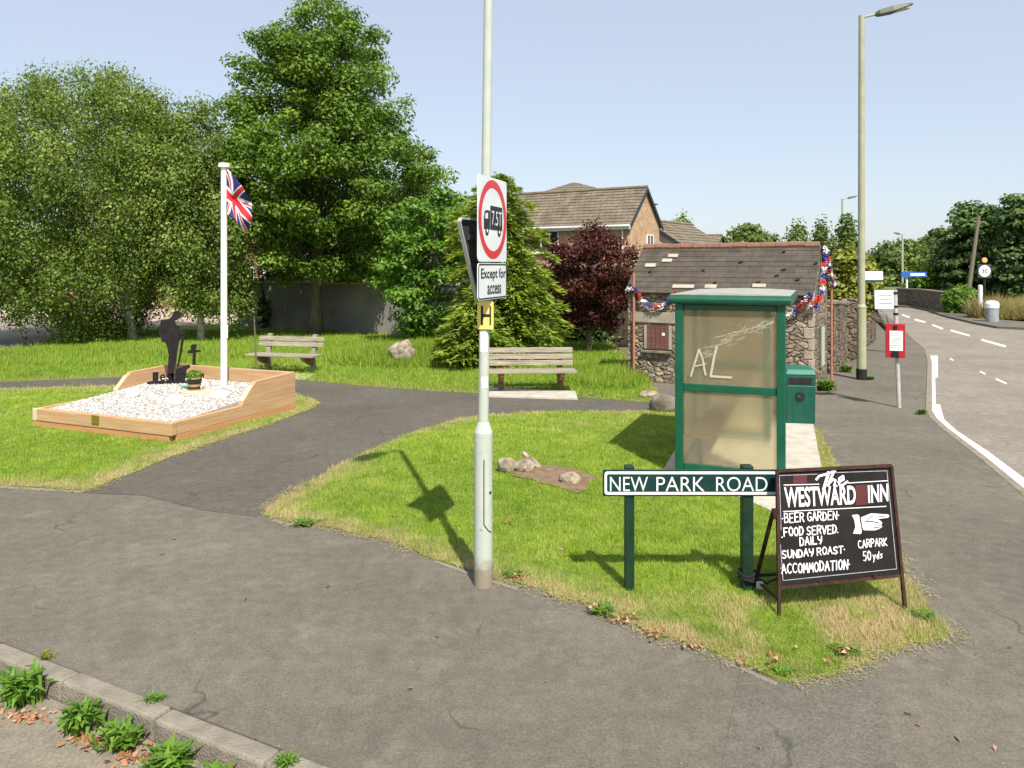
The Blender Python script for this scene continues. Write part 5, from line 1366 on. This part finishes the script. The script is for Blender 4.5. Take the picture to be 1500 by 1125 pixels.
for z0, z1 in ((0,.20),(.203,.43),(.433,ZB_)):
    mb = MB(); pbox(mb, TH+.002,LU-TH-.002,LV-TH,LV-.002,z0,z1); mb.build('back_sleeper', M['sleeper'], pl, bevel=.006)
# brass plaque on the front
c = on_plane(140,615, pp(0,0,0), Vector((pu.y,-pu.x,0))); nq = Vector((pu.y,-pu.x,0)); nq = nq if nq.y < 0 else -nq
mb = MB(); mb.obox(c+nq*.006, pu, nq, z, .075, .006, .068); mb.build('brass_plaque', M['brass'], pl, bevel=.003)
# gravel bed (inside the planter, a thing that sits in it)
def gz(v): return .235+(v/LV)*.20
mb = MB(); mb.hexa([pp(TH,TH,.05),pp(LU-TH,TH,.05),pp(LU-TH,LV-TH,.05),pp(TH,LV-TH,.05),pp(TH,TH,gz(TH)),pp(LU-TH,TH,gz(TH)),pp(LU-TH,LV-TH,gz(LV-TH)),pp(TH,LV-TH,gz(LV-TH))]); struct('gravel_bed', mb, M['gravel_bed'])
N = 9000; u = rng.uniform(TH+.01,LU-TH-.01,N); v = rng.uniform(TH+.01,LV-TH-.01,N)
base = np.array(PA)+np.outer(u,np.array(pu))+np.outer(v,np.array(pv)); base[:,2] = .235+v/LV*.20+rng.uniform(0,.008,N)
octv = np.array([(1,0,0),(0,1,0),(-1,0,0),(0,-1,0),(0,0,.8)],float)
sc = rng.uniform(.010,.024,N); an2 = rng.random(N)*6.28; tris = []
rot = np.stack([np.cos(an2),np.sin(an2)],1)
def ov_(k):
    o = octv[k]; x = (o[0]*rot[:,0]-o[1]*rot[:,1])*sc; y = (o[0]*rot[:,1]+o[1]*rot[:,0])*sc*.8; return base+np.stack([x,y,o[2]*sc+rng.normal(0,.001,N)],1)
cs_ = [ov_(k) for k in range(5)]
V = np.concatenate([np.stack([cs_[k],cs_[(k+1)%4],cs_[4]],1) for k in range(4)])
tag(soup('gravel', V, 3, leaf_mat('chipping_stone', (.25,.235,.22), (.46,.43,.40), (.63,.60,.57), trans=0), attrs={'rnd': np.tile(rng.random(N),4)}), 'white stone chippings filling the timber planter', 'gravel', kind='stuff')

def gplane(px, py):    # point on the sloping gravel
    n_ = (pp(1,0,gz(0))-pp(0,0,gz(0))).cross(pp(0,LV,gz(LV))-pp(0,0,gz(0))).normalized()
    return on_plane(px, py, pp(0,0,gz(0)), n_)
# flagpole and flag
b = gplane(328,566); t = thing('flagpole', b, 'white flagpole standing in the memorial planter', 'flagpole')
ztop = PZ(328,240,b.y).z
mb = MB(); mb.tube([b-z*.1, b+z*(ztop-b.z-.06)], [.058,.050], 16); mb.build('pole', M['white'], t)
mb = MB(); mb.tube([Vector((b.x,b.y,ztop-.065)), Vector((b.x,b.y,ztop-.06)), Vector((b.x,b.y,ztop)), Vector((b.x,b.y,ztop+.01))], [.06,.095,.095,.08], 16); mb.build('cap', M['white'], t)
mb = MB(); mb.tube([Vector((b.x+.062,b.y-.02,1.25)), Vector((b.x+.062,b.y-.02,1.48))], .016, 8); mb.build('cleat', M['white'], t)
ctl = [[(332,246),(357,276),(369,303)],[(332,284),(341,292),(370,322)],[(332,314),(346,323),(358,342)]]
dep = [[-.02,-.22,-.10],[-.02,-.02,-.18],[-.02,-.16,.06]]
C3 = [[PZ(px,py,b.y+dep[r][c]) for c,(px,py) in enumerate(row)] for r,row in enumerate(ctl)]
def lag(t): return (2*(t-.5)*(t-1), 4*t*(1-t), 2*t*(t-.5))
def lin(t): return (max(0,1-2*t), 1-abs(2*t-1), max(0,2*t-1))
def union(u, v):     # u along fly 0..1, v down the hoist 0..1; 60 x 30
    x, y = u*60-30, 15-v*30
    if abs(x) < 3 or abs(y) < 3: return 2
    if abs(x) < 5 or abs(y) < 5: return 1
    d1 = (y - x*.5)/math.sqrt(1.25); d2 = (y + x*.5)/math.sqrt(1.25)
    if (0 < d1 < 2 and x < 0) or (-2 < d1 < 0 and x > 0): return 2
    if (-2 < d2 < 0 and x < 0) or (0 < d2 < 2 and x > 0): return 2
    if abs(d1) < 3 or abs(d2) < 3: return 1
    return 0
NU, NV = 72, 48; vs = []; mb = MB()
for j in range(NV+1):
    for i in range(NU+1):
        u, v = i/NU, j/NV; a = [(.5*p+.5*q) for p,q in zip(lag(u),lin(u))]; c = [(.5*p+.5*q) for p,q in zip(lag(v),lin(v))]
        P = Vector()
        for r_ in range(3):
            for k in range(3): P += C3[r_][k]*(c[r_]*a[k])
        P.y += .05*math.sin(u*9+v*5)*u + .03*math.sin(u*17-v*4)*u
        vs.append(P)
mb.v = vs
for j in range(NV):
    for i in range(NU):
        mb.f.append([j*(NU+1)+i, j*(NU+1)+i+1, (j+1)*(NU+1)+i+1, (j+1)*(NU+1)+i]); mb.mi.append(union((i+.5)/NU,(j+.5)/NV))
fo = mb.build('union_flag', [M['flag_blue'],M['flag_white'],M['flag_red']], loc=C3[0][0], recalc=False, smooth=True)
tag(fo, 'limp red, white and blue union flag hanging from the white flagpole', 'flag')
sm = fo.modifiers.new('cloth', 'SOLIDIFY'); sm.thickness = .004

# soldier silhouette, flat black steel
b = gplane(250,562); YS = b.y
t = thing('soldier_silhouette', b, 'flat black steel cut-out of a bowed soldier in the planter', 'sculpture')
sc_ = lambda cx, cy: PZ(200+cx/7.03, 440+cy/7.03, YS)
body = [(330,830),(322,700),(330,560),(312,470),(290,430),(262,430),(250,380),(228,330),(240,250),(250,212),(300,195),(345,185),(368,150),(375,122),(400,108),(440,112),(462,128),(486,134),(468,146),(460,160),(448,185),(420,200),(392,212),(405,250),(432,300),(500,320),(508,345),(470,362),(440,350),(436,430),(420,520),(408,600),(398,680),(384,720),(380,830)]
mb = MB(); mb.prism([sc_(*p) for p in body], Vector((0,.012,0))); mb.build('figure', M['steel_black'], t)
mb = MB(); mb.prism([sc_(*p) for p in [(470,352),(496,350),(482,440),(470,520),(448,610),(432,690),(414,690),(440,560),(452,450)]], Vector((0,.011,0))); mb.build('rifle', M['steel_black'], t)
mb = MB(); mb.box(sc_(120,850).x, sc_(560,850).x, YS-.05, YS+.10, sc_(0,858).z, sc_(0,838).z)
mb.prism([sc_(*p) for p in [(165,742),(212,738),(210,845),(165,850)]], Vector((0,.013,0)))
mb.prism([sc_(*p) for p in [(400,708),(450,690),(500,668),(545,660),(550,690),(505,720),(500,820),(470,835),(400,835)]], Vector((0,.013,0)))
base_o = mb.build('base', M['steel_black'], t)
mb = MB()
brush_text(mb, 'L', (sc_(212,742),sc_(256,742),sc_(256,835),sc_(212,835)), (0,-1,0), .02, 0); 
vs_t, fs_t = text_mesh('est', .02); mp = quad_map((sc_(240,745),sc_(400,735),sc_(400,830),sc_(240,835))); mb.add([mp(*p) for p in fit(vs_t)], fs_t)
mb.build('lettering', M['steel_black'], base_o)
# cross
b = gplane(283,548); t = thing('memorial_cross', b, 'small dark metal cross behind the barrel pot in the planter', 'cross')
cq = lambda cx, cy: PZ(200+cx/7.03, 440+cy/7.03, b.y)
mb = MB(); mb.prism([cq(*p) for p in [(572,670),(578,545),(525,545),(528,520),(560,505),(556,470),(575,452),(612,455),(616,470),(604,512),(655,515),(660,528),(606,540),(600,655),(690,690),(690,700),(560,700)]], Vector((0,.03,0))); mb.build('upright', M['steel_black'], t)
# barrel pot
b = gplane(285,574); t = thing('barrel_planter', b, 'half barrel pot with green plant standing on the gravel', 'plant pot')
k = b.y/F
mb = MB(); n_ = 16
mb.tube([b+z*.0, b+z*.10, b+z*.25, b+z*.26], [.085,.10,.115,.115], n_); brl = mb.build('barrel', wood('barrel_timber', (.30,.20,.08), (.42,.30,.14)), t)
mb = MB()
for zz, r in ((.06,.097),(.145,.108),(.19,.112)): mb = MB(); mb.tube([b+z*zz, b+z*(zz+.035)], r+.004, n_); mb.build('hoop', M['steel_black'], brl)
for s in (-1,1): mb = MB(); mb.tube([b+z*.26+Vector((.12*s,0,0)), b+z*.32+Vector((.15*s,0,0)), b+z*.24+Vector((.15*s,0,0))], .012, 6); mb.build('handle', M['steel_black'], brl)
Np = 500; d_ = rng.normal(size=(Np,3)); d_ /= np.linalg.norm(d_,axis=1,keepdims=True); d_[:,2] = np.abs(d_[:,2])
Pq = np.array(b)+np.array([0,0,.26])+d_*np.array([.13,.13,.11])*rng.random((Np,1))**.4
soup('plant', leaf_quads(Pq, d_+rng.normal(0,.5,(Np,3)), .05), 4, M['weed'], parent=t, attrs={'rnd': rng.random(Np)})
# log slice base, plaques, painted stones
b = gplane(289,576); mb = MB(); mb.tube([b-z*.02+Vector((0,.05,0)), b+z*.035+Vector((0,.05,0))], .30, 20); 
for i, p in enumerate(mb.v): mb.v[i] = Vector((p.x, b.y+(p.y-b.y)*.55, p.z))
tag(mb.build('log_slice', M['cut'], loc=b, bevel=.008), 'flat round log slice under the barrel pot', 'log slice')
def rock(name, label, c, r, m, seed, sq=(1,.8,.7), cat='stone', group=None, rough=.35, tilt=0, sub=3):
    bm = bmesh.new(); bmesh.ops.create_icosphere(bm, subdivisions=sub, radius=1)
    for v in bm.verts:
        p = v.co.copy(); d = noise.noise(p*1.1+Vector((seed*7.3,seed*3.1,0)))*rough + noise.noise(p*2.7+Vector((seed,0,seed*5)))*rough*.45 + noise.noise(p*6+Vector((0,seed*2.2,seed)))*rough*.15
        q = p*(1+d); v.co = (q.x*sq[0], q.y*sq[1], q.z*sq[2])
    if tilt: bmesh.ops.rotate(bm, verts=bm.verts, matrix=Matrix.Rotation(tilt, 3, 'Y'))
    zmin = min(v.co.z for v in bm.verts)
    for v in bm.verts: v.co = v.co*r; v.co.z -= zmin*r*.82
    me = bpy.data.meshes.new(name); bm.to_mesh(me); bm.free()
    for p in me.polygons: p.use_smooth = sub > 2 and True
    me.materials.append(m); o = bpy.data.objects.new(name, me); COL.objects.link(o); o.location = c
    return tag(o, label, cat, group)
rock('painted_stone', 'small teal painted stone on the log slice left of the barrel', gplane(271,570)+z*.03, .055, mat('teal_paint', (.15,.42,.36), rough=.5), 3, (1.5,.7,.5))
rock('painted_stone', 'small white stone on the log slice right of the barrel', gplane(291,573)+z*.03, .06, M['slate_white'], 4, (1,.8,.7))
for (x, y, w, d_, lab) in ((195,582,.17,.13,'tilted white memorial slab at the left of the gravel'),(257,589,.26,.15,'white memorial slab in the middle of the gravel, nearest the front'),(322,582,.26,.15,'white memorial slab right of the log slice near the flagpole')):
    c = gplane(x,y); w *= 1.15; d_ *= 1.25; tl = .45 if w > .2 else .95
    uv = Vector((0, math.cos(tl), math.sin(tl))); un = Vector((0,-math.sin(tl),math.cos(tl))); uu = Vector((1,0,0))
    mb = MB(); q = [(-w*.5,-d_*.45),(-w*.1,-d_*.55),(w*.45,-d_*.4),(w*.52,.0),(w*.3,d_*.5),(-w*.35,d_*.5),(-w*.55,.1*d_)]
    mb.prism([c+z*(.085 if w < .25 else .06)+uu*a+uv*b_+un*.0 for a,b_ in q], -un*.03); tag(mb.build('memorial_slab', M['slate_white'], loc=c, bevel=.008), lab, 'slab', 'white slabs on the planter gravel')
# thin stake
b = gplane(376,556); tp_ = PZ(372,462,b.y)
mb = MB(); mb.tube([b-z*.05, b.lerp(tp_,.5)+Vector((.005,0,0)), tp_], [.022,.017,.008], 7); tag(mb.build('garden_cane', M['stake'], loc=b), 'thin dark upright cane at the right back of the planter', 'cane')

# ------------------------------------------------------------------ benches
def bench(label, loc, rz, tall_posts, nback):
    t = thing('park_bench', (0,0,0), label, 'bench', 'weathered timber benches along the path'); Lb = 1.78
    for sx in (-1,1):
        x = sx*.62
        mb = MB(); mb.hexa([Vector(p) for p in [(x-.055,.14,-.02),(x+.055,.14,-.02),(x+.055,.25,-.02),(x-.055,.25,-.02),(x-.055,.30,.90 if tall_posts else .76),(x+.055,.30,.90 if tall_posts else .76),(x+.055,.39,.90 if tall_posts else .76),(x-.055,.39,.90 if tall_posts else .76)]]); mb.build('post', M['old_wood'] if tall_posts else M['brown_wood'], t, bevel=.008)
        mb = MB(); mb.prism([Vector(p) for p in [(x-.045,-.30,.40),(x-.045,.16,.40),(x-.045,.16,.16),(x-.045,.02,.20),(x-.045,-.28,.33)]], Vector((.09,0,0))); mb.build('bracket', M['brown_wood'], t, bevel=.006)
    for i in range(3):
        mb = MB(); mb.box(-Lb/2-.02,Lb/2+.02,-.33+.165*i,-.33+.165*i+.15,.402,.445); mb.build('seat_slat', M['old_wood'], t, bevel=.008)
    for i in range(nback):
        z0 = .50+(.13 if nback == 3 else .16)*i if nback == 3 else .60+.135*i
        y0 = .205+.13*(z0-.4)/.5*1.0
        mb = MB(); mb.hexa([Vector(p) for p in [(-Lb/2,y0-.04,z0),(Lb/2,y0-.04,z0),(Lb/2,y0,z0),(-Lb/2,y0,z0),(-Lb/2,y0-.015,z0+.105),(Lb/2,y0-.015,z0+.105),(Lb/2,y0+.025,z0+.105),(-Lb/2,y0+.025,z0+.105)]]); mb.build('back_slat', M['old_wood'], t, bevel=.008)
    t.location = loc; t.rotation_euler = (0,0,rz); t.scale = (.96,.96,.96)
    return t
c = G(776,573); bench('grey weathered bench on a concrete pad before the conifer', (c.x+.03,c.y-.15,.03), R(3), False, 3)
c = G(418,546); bench('weathered bench with tall posts right of the memorial planter', (c.x,c.y,.02), R(-14), True, 2)

# ------------------------------------------------------------------ stones on the lawn
rg_ = 'stones by the bare earth patch on the island lawn'
rock('field_stone', 'blocky pale stone, leftmost by the bare earth patch', G(742,693), .115, M['stone'], 11, (1,.85,.95), group=rg_, rough=.28, sub=2)
rock('field_stone', 'pale rounded stone, second from left by the bare earth patch', G(768,692), .115, M['stone'], 12, (1.05,.8,.8), group=rg_, rough=.28, sub=2)
rock('field_stone', 'flat slab stone leaning behind the two pale stones', G(779,686), .13, M['stone'], 13, (1.2,.6,.35), group=rg_, tilt=.75, sub=2)
rock('field_stone', 'pale flat topped stone alone on the bare earth', G(836,708), .11, M['stone'], 14, (1.15,.9,.65), group=rg_, rough=.25, sub=2)
rock('boulder', 'dark boulder at the left foot of the bus shelter', G(972,603), .23, M['stone_dark'], 15, (1,.8,.75))
rock('boulder', 'small white stone at the hut corner by the path', G(950,583), .16, M['stone'], 16, (1.2,.8,.5))
p = G(596,531); rock('boulder', 'pale boulder half buried in the tall grass mound', (p.x,p.y-.8,.12), .33, M['stone'], 17, (.95,.7,.85))

# ------------------------------------------------------------------ weeds, litter leaves
def weed(label, p, r, h, N, name='weed', m=None, wide=.045):
    N = int(N*1.9); wide = wide*.68
    p = Vector(p); a = rng.random(N)*2*np.pi; r *= .85; h *= .85; l = rng.uniform(.35,1.1,N)*r; hh = rng.uniform(.45,1,N)*h
    cx, cy = np.cos(a), np.sin(a); B0 = np.array(p)+np.stack([rng.normal(0,r*.35,N),rng.normal(0,r*.25,N),np.zeros(N)],1)
    w = wide*rng.uniform(.6,1.2,N)
    mid = B0+np.stack([cx*l*.45,cy*l*.45,hh*.8],1); tip = B0+np.stack([cx*l,cy*l,hh*rng.uniform(.6,1.05,N)],1)
    sd_ = np.stack([-cy*w/2,cx*w/2,np.zeros(N)],1)
    V = np.concatenate([np.stack([B0-sd_*.3,B0+sd_*.3,mid+sd_,mid-sd_],1), np.stack([mid-sd_,mid+sd_,tip+sd_*.1,tip-sd_*.1],1)])
    o = soup(name, V, 4, m or M['weed'], loc=p, attrs={'rnd': np.tile(np.clip(rng.normal(.5,.22,N),0,1),2)})
    return tag(o, label, 'weed', 'weeds along the kerb and lawn edges')
RZ2 = -.10
weed('largest clump of green weeds against the kerb at the left edge', G(28,1030,RZ2)+kn*-.02, .16, .24, 90)
weed('green weed clump against the kerb, second from the left', G(118,1070,RZ2), .12, .20, 60)
weed('green weed clump against the kerb, third from the left', G(178,1095,RZ2), .12, .17, 60)
weed('green weed clump against the kerb at the bottom edge', G(250,1128,RZ2), .13, .16, 70)
weed('rightmost weed clump below the kerb at the bottom edge', G(310,1150,RZ2), .10, .12, 40)
weed('thin grassy tuft in the pavement joint above the second weed clump', G(224,1028), .07, .06, 40, 'grass_tuft', wide=.012)
weed('dry yellowish tuft on the kerb top near the left edge', G(68,966), .06, .08, 34, 'grass_tuft', M['l_yellow'], wide=.010)
weed('grassy tuft on the kerb top at the bottom edge', G(420,1122), .07, .08, 60, 'grass_tuft', wide=.012)
weed('low weed growing at the right foot of the front lamp post', G(752,846), .10, .07, 70, wide=.03)
weed('low weed beside the lawn edge left of the street sign', G(884,900), .09, .08, 60, wide=.03)
weed('low weed at the front tip of the island lawn', G(1148,988), .08, .06, 50, wide=.025)
weed('low weed on the dry grass in front of the pub board', G(1240,958), .10, .07, 60, wide=.03)
weed('weed at the lawn edge right of the pub board', G(1352,905), .10, .06, 60, wide=.025)
weed('low weed at the left tip of the island lawn edge', G(448,768), .14, .06, 70, wide=.03)
weed('green weed at the foot of the hut gable', G(1210,572), .22, .28, 90, wide=.09)
weed('tuft at the foot of the olive street lamp', G(1274,556), .14, .10, 60, wide=.05)
weed('green weed at the foot of the stone wall', G(1240,545), .16, .22, 60, wide=.08)
weed('weed beside the kerb near the bus stop', G(1350,607), .10, .12, 60, wide=.03)
# spiky tufts along the whole edge of the island
N = 46; pts = []; SP = {'rough': []}
def scatter_leaves(name, pts, s, label):
    P = np.array([tuple(p) for p in pts]); N = len(P); nr_ = np.stack([rng.normal(0,.4,N),rng.normal(0,.4,N),np.ones(N)],1); P[:,2] += .012
    tag(soup(name, leaf_quads(P, nr_, s, asp=.5) + rng.normal(0, s*.09, (N,4,3))*np.array([1,1,.9]), 4, M['dead_leaf'], attrs={'rnd': rng.random(N)}), label, 'leaves', kind='stuff')
lv = []
for (x,y,n,sx,sy,zz) in ((40,1050,30,40,9,RZ2),(130,1085,34,35,12,RZ2),(200,1108,34,40,14,RZ2),(870,892,12,14,6,.03),(915,905,14,16,8,.02),(960,930,10,18,8,.02),(1010,948,8,20,8,.02),(760,846,6,10,5,.03),(745,765,3,14,8,.04),(700,768,2,8,5,.04),(880,805,6,120,20,.04),(1150,960,8,60,18,.04),(1240,955,5,10,6,.05)):
    for _ in range(n): lv.append(G(x+random.gauss(0,sx*.5), y+random.gauss(0,sy*.5), zz))
scatter_leaves('fallen_leaves', lv+[p+Vector((random.gauss(0,.04),random.gauss(0,.03),0)) for p in lv], .042, 'dry orange fallen leaves along the kerb and lawn edges')
lv = []
for (x,y) in ((1332,1047),(1347,1064),(1404,1083),(1458,1098),(1115,1098),(640,935),(360,880),(270,820),(238,812),(180,818),(255,790),(800,1000),(600,1010),(480,860),(1480,950),(1430,960)): lv.append(G(x,y,.004))
scatter_leaves('pavement_litter', lv, .042, 'scattered dry leaves and petals on the pavement')

# ------------------------------------------------------------------ right background
far = [(335,1085,1110),(345,1062,1135),(358,1050,1148),(375,1048,1150)]
tree('far_tree', 'rounded green tree beyond the middle of the hut ridge', 'tree', (PZ(1098,400,62).x,62,0), env_from_px(far,62), M['l_far'], M['bark'], 90, 70, .9, .34, .2, seed=81, nl=10)
for i, (x, w, y0, lab) in enumerate(((1000,30,320,'pale green tree behind the rendered house'),(1168,36,334,'upright feathery tree beyond the right of the hut ridge'),(1204,34,336,'upright feathery tree second right of the hut ridge'),(1240,32,326,'upright feathery tree behind the olive street lamp'))):
    Yq = 70 if i == 0 else 38
    rows = [(y0,x-5,x+5),(y0+14,x-w*.45,x+w*.45),(y0+34,x-w*.6,x+w*.6),(y0+60,x-w*.65,x+w*.65),(y0+78,x-w*.6,x+w*.6)]
    tree('upright_tree', lab, 'tree', (PZ(x,400,Yq).x,Yq,0), env_from_px(rows,Yq), M['l_far'] if i else M['l_conifer'], M['bark'], 60, 60, .45 if i else .8, .2 if i else .35, .1, seed=90+i, nl=10, flat=1.6, group='trees beyond the hut roof')
pin1 = [(300,1408,1440),(318,1385,1475),(340,1376,1490),(365,1368,1500),(395,1372,1500),(425,1372,1500),(445,1380,1490)]
tree('pine_tree', 'dark layered pine right of the road behind the leaning pole', 'tree', (PZ(1435,430,56).x,56,0), env_from_px(pin1,56), M['l_pine'], M['bark'], 230, 110, .95, .36, .35, seed=101, nl=26, flat=.42, up=.9, group='dark trees across the road')
pin2 = [(287,1480,1530),(305,1462,1570),(335,1450,1600),(370,1448,1610),(410,1450,1610),(445,1460,1600)]
tree('pine_tree', 'dark layered pine at the right edge of the picture', 'tree', (PZ(1530,430,52).x,52,0), env_from_px(pin2,52), M['l_pine'], M['bark'], 230, 110, .95, .36, .35, seed=102, nl=26, flat=.42, up=.9, group='dark trees across the road')
fr = [(352,1300,1330),(365,1280,1352),(385,1270,1365),(410,1268,1370),(430,1272,1366)]
ft = tree('far_tree', 'dense far tree where the road bends, behind the farthest lamp', 'tree', (PZ(1318,430,100).x,100,0), env_from_px(fr,100), M['l_far'], M['bark'], 150, 80, 1.3, .55, .3, seed=111, nl=10, group='trees where the road bends')
for dx, dy, s, lab in ((7,-8,.9,'far tree right of the farthest lamp, before the dark pine'),(-9,10,1.0,'far tree left of the farthest lamp beyond the stone wall'),(12,14,1.25,'tallest far tree beyond the road bend'),(-18,22,1.2,'far tree behind the olive street lamp')):
    c = copy_tree(ft); c.location = Vector(ft.location)+Vector((dx,dy,0)); c.scale = (s,s,s); c.rotation_euler = (0,0,dx*.7); c['label'] = lab
cb = [(392,1338,1368),(408,1328,1385),(425,1325,1392),(440,1330,1390)]
tree('leafy_bush', 'lighter green bush over the low wall at the road bend', 'shrub', (PZ(1358,440,58).x,58,0), env_from_px(cb,58), M['l_shrub'], M['bark'], 70, 70, .7, .3, .08, seed=121, nl=8)
# wooded hill on the horizon
mb = MB(); n = 150; vs = []; fs = []
for i in range(n+1):
    a = R(-62+124*i/n)
    for j, (rr_, hh_) in enumerate(((230,-.3),(250,3.2),(275,5.6),(310,7.4),(360,7.8),(420,-.5))):
        q = noise.noise(Vector((i*.11, j*.7, 3.0)))*1.6 + noise.noise(Vector((i*.6, j*1.3, 9.0)))*.7
        vs.append((math.sin(a)*rr_, math.cos(a)*rr_, hh_+(q if 0 < j < 5 else 0)))
for i in range(n):
    for j in range(5): fs.append((i*6+j, i*6+j+1, (i+1)*6+j+1, (i+1)*6+j))
mb.add(vs, fs); struct('hills', mb, mat('wooded_hill', (.035,.065,.02), (.085,.125,.035), scale=.22, rough=.95, bump=1.0, bscale=.4, detail=10))
# low wall across the road
Q = [G(1318,446), G(1352,449), G(1394,457)]
t = thing('low_stone_wall', Q[1], 'low dark stone wall on the far side of the road bend', 'wall')
mb = MB()
for a, b in zip(Q, Q[1:]):
    d = (b-a).normalized(); nn = Vector((-d.y,d.x,0)); mb.obox((a+b)/2+z*.45, d, nn, z, (b-a).length/2, .2, .55)
mb.build('masonry', M['rubble2'], t)
mb = MB()
for a, b in zip(Q, Q[1:]):
    d = (b-a).normalized(); nn = Vector((-d.y,d.x,0)); mb.obox((a+b)/2+z*1.04, d, nn, z, (b-a).length/2-.01, .24, .04)
mb.build('coping', M['stone_dark'], t)
p = G(1408,460); hd_rows = [(424,1395,1424),(432,1386,1434),(447,1384,1438),(460,1388,1434)]
tree('round_hedge', 'clipped rounded green hedge beside the far pavement', 'hedge', (p.x,p.y+1,0), env_from_px(hd_rows,p.y+1), M['l_shrub'], M['bark'], 160, 60, .35, .16, .05, seed=131, nl=8, flat=.8)
p = G(1465,468); tall_patch('verge_grass', p.x+2.9, p.y+1.6, 3.6, 1.6, 16000, .45, 1.05, M['grass_dry'], 'long dry golden verge grass across the road', dry=.33, rot=.15)
# speed sign with amber lamp
b = PZ(1442,440,37); b = Vector((b.x,37,0)); t = thing('speed_sign', b, 'round white speed sign on dark backing with amber lamp across the road', 'road sign')
mb = MB(); mb.tube([b, Vector((b.x,37,PZ(1442,400,37).z))], .06, 10); mb.build('post', M['steel_black'], t)
c = PZ(1442,397,36.9)
mb = MB(); mb.box(c.x-.33,c.x+.33,36.88,36.93,c.z-.34,c.z+.34); bk = mb.build('backing', M['sign_back'], t)
def dsk(r, yy, n=28): return [Vector((c.x+r*math.cos(2*math.pi*i/n), yy, c.z+r*math.sin(2*math.pi*i/n))) for i in range(n)]
mb = MB(); mb.add(dsk(.29,36.875), [tuple(range(28))]); fc = mb.build('face', M['sign_white'], bk)
mb = MB(); put_text(mb, '30', (Vector((c.x-.13,36.87,c.z+.10)),Vector((c.x+.13,36.87,c.z+.10)),Vector((c.x+.13,36.87,c.z-.10)),Vector((c.x-.13,36.87,c.z-.10))), (0,-1,0), .003); mb.build('lettering', mat('teal_black', (.02,.08,.08), rough=.5), fc)
cc = PZ(1442,381,36.9); mb = MB(); mb.tube([cc+Vector((0,.02,0)), cc+Vector((0,-.04,0))], .13, 16); mb.build('amber_lamp', M['orange'], bk)
for px, w, h0, h1, nm, m_, lab in ((1436,.14,0,1.05,'marker_post','white','short white marker post left of the speed sign'),):
    q = PZ(px,445,36.2); mb = MB(); mb.tube([Vector((q.x,36.2,-.05)),Vector((q.x,36.2,1.55)),Vector((q.x,36.2,1.6))], [.10,.10,.06], 8); tag(mb.build(nm, M[m_], loc=(q.x,36.2,0)), lab, 'post')
b = G(1453,471); t = thing('roadside_bollard', b, 'grey bollard with white domed cap in front of the dry grass', 'bollard')
mb = MB(); mb.tube([b-z*.05, b+z*.60], .27, 16); mb.build('body', mat('bollard_grey', (.22,.25,.27), (.30,.33,.35), scale=5), t)
mb = MB(); mb.tube([b+z*.60,b+z*.62,b+z*.82,b+z*.92,b+z*.95], [.27,.29,.29,.22,.08], 16); mb.build('cap', M['white'], t)
# telegraph pole leaning
p0, p1 = PZ(1416,436,50), PZ(1434,316,50); p0.z = -.1
t = thing('telegraph_pole', p0, 'leaning wooden telegraph pole before the dark pine', 'telegraph pole')
mb = MB(); mb.tube([p0,p1], [.15,.10], 10); mb.build('pole', M['pole_wood'], t)
mb = MB(); mb.bar(p1-z*.4+Vector((-.35,0,0)), p1-z*.4+Vector((.35,0,0)), .08, .08); mb.build('crossarm', M['pole_wood'], t)
# distant signs
q = PZ(1279,405,20.2); t = thing('distant_signboard', (q.x,20.2,0), 'white signboard with dark lower edge seen behind the olive lamp', 'sign')
mb = MB(); mb.box(q.x-.25,q.x+.25,20.17,20.2,q.z-.09,q.z+.14); mb.build('board', M['paper'], t)
mb = MB(); mb.box(q.x-.25,q.x+.25,20.165,20.2,q.z-.15,q.z-.092); mb.build('lower_edge', mat('dark_teal', (.02,.08,.10), rough=.5), t)
for s in (-.22,):
    mb = MB(); mb.tube([Vector((q.x+s,20.24,-.1)), Vector((q.x+s,20.24,q.z))], .025, 8); mb.build('post', M['galv'], t)
q = PZ(1338,402,51); t = thing('blue_shop_sign', (q.x,51,0), 'long blue sign on a white post at the road bend', 'sign')
mb = MB(); mb.box(q.x-.85,q.x+.85,50.9,51,q.z-.17,q.z+.17); bb = mb.build('board', M['blue_sign'], t)
mb = MB(); mb.box(q.x-.27,q.x+.72,50.88,50.898,q.z-.09,q.z+.08); mb.build('lettering_band', M['paper'], bb)
mb = MB(); mb.tube([Vector((q.x-.4,51.1,-.1)), Vector((q.x-.4,51.1,q.z))], .07, 8); mb.build('post', M['white'], t)
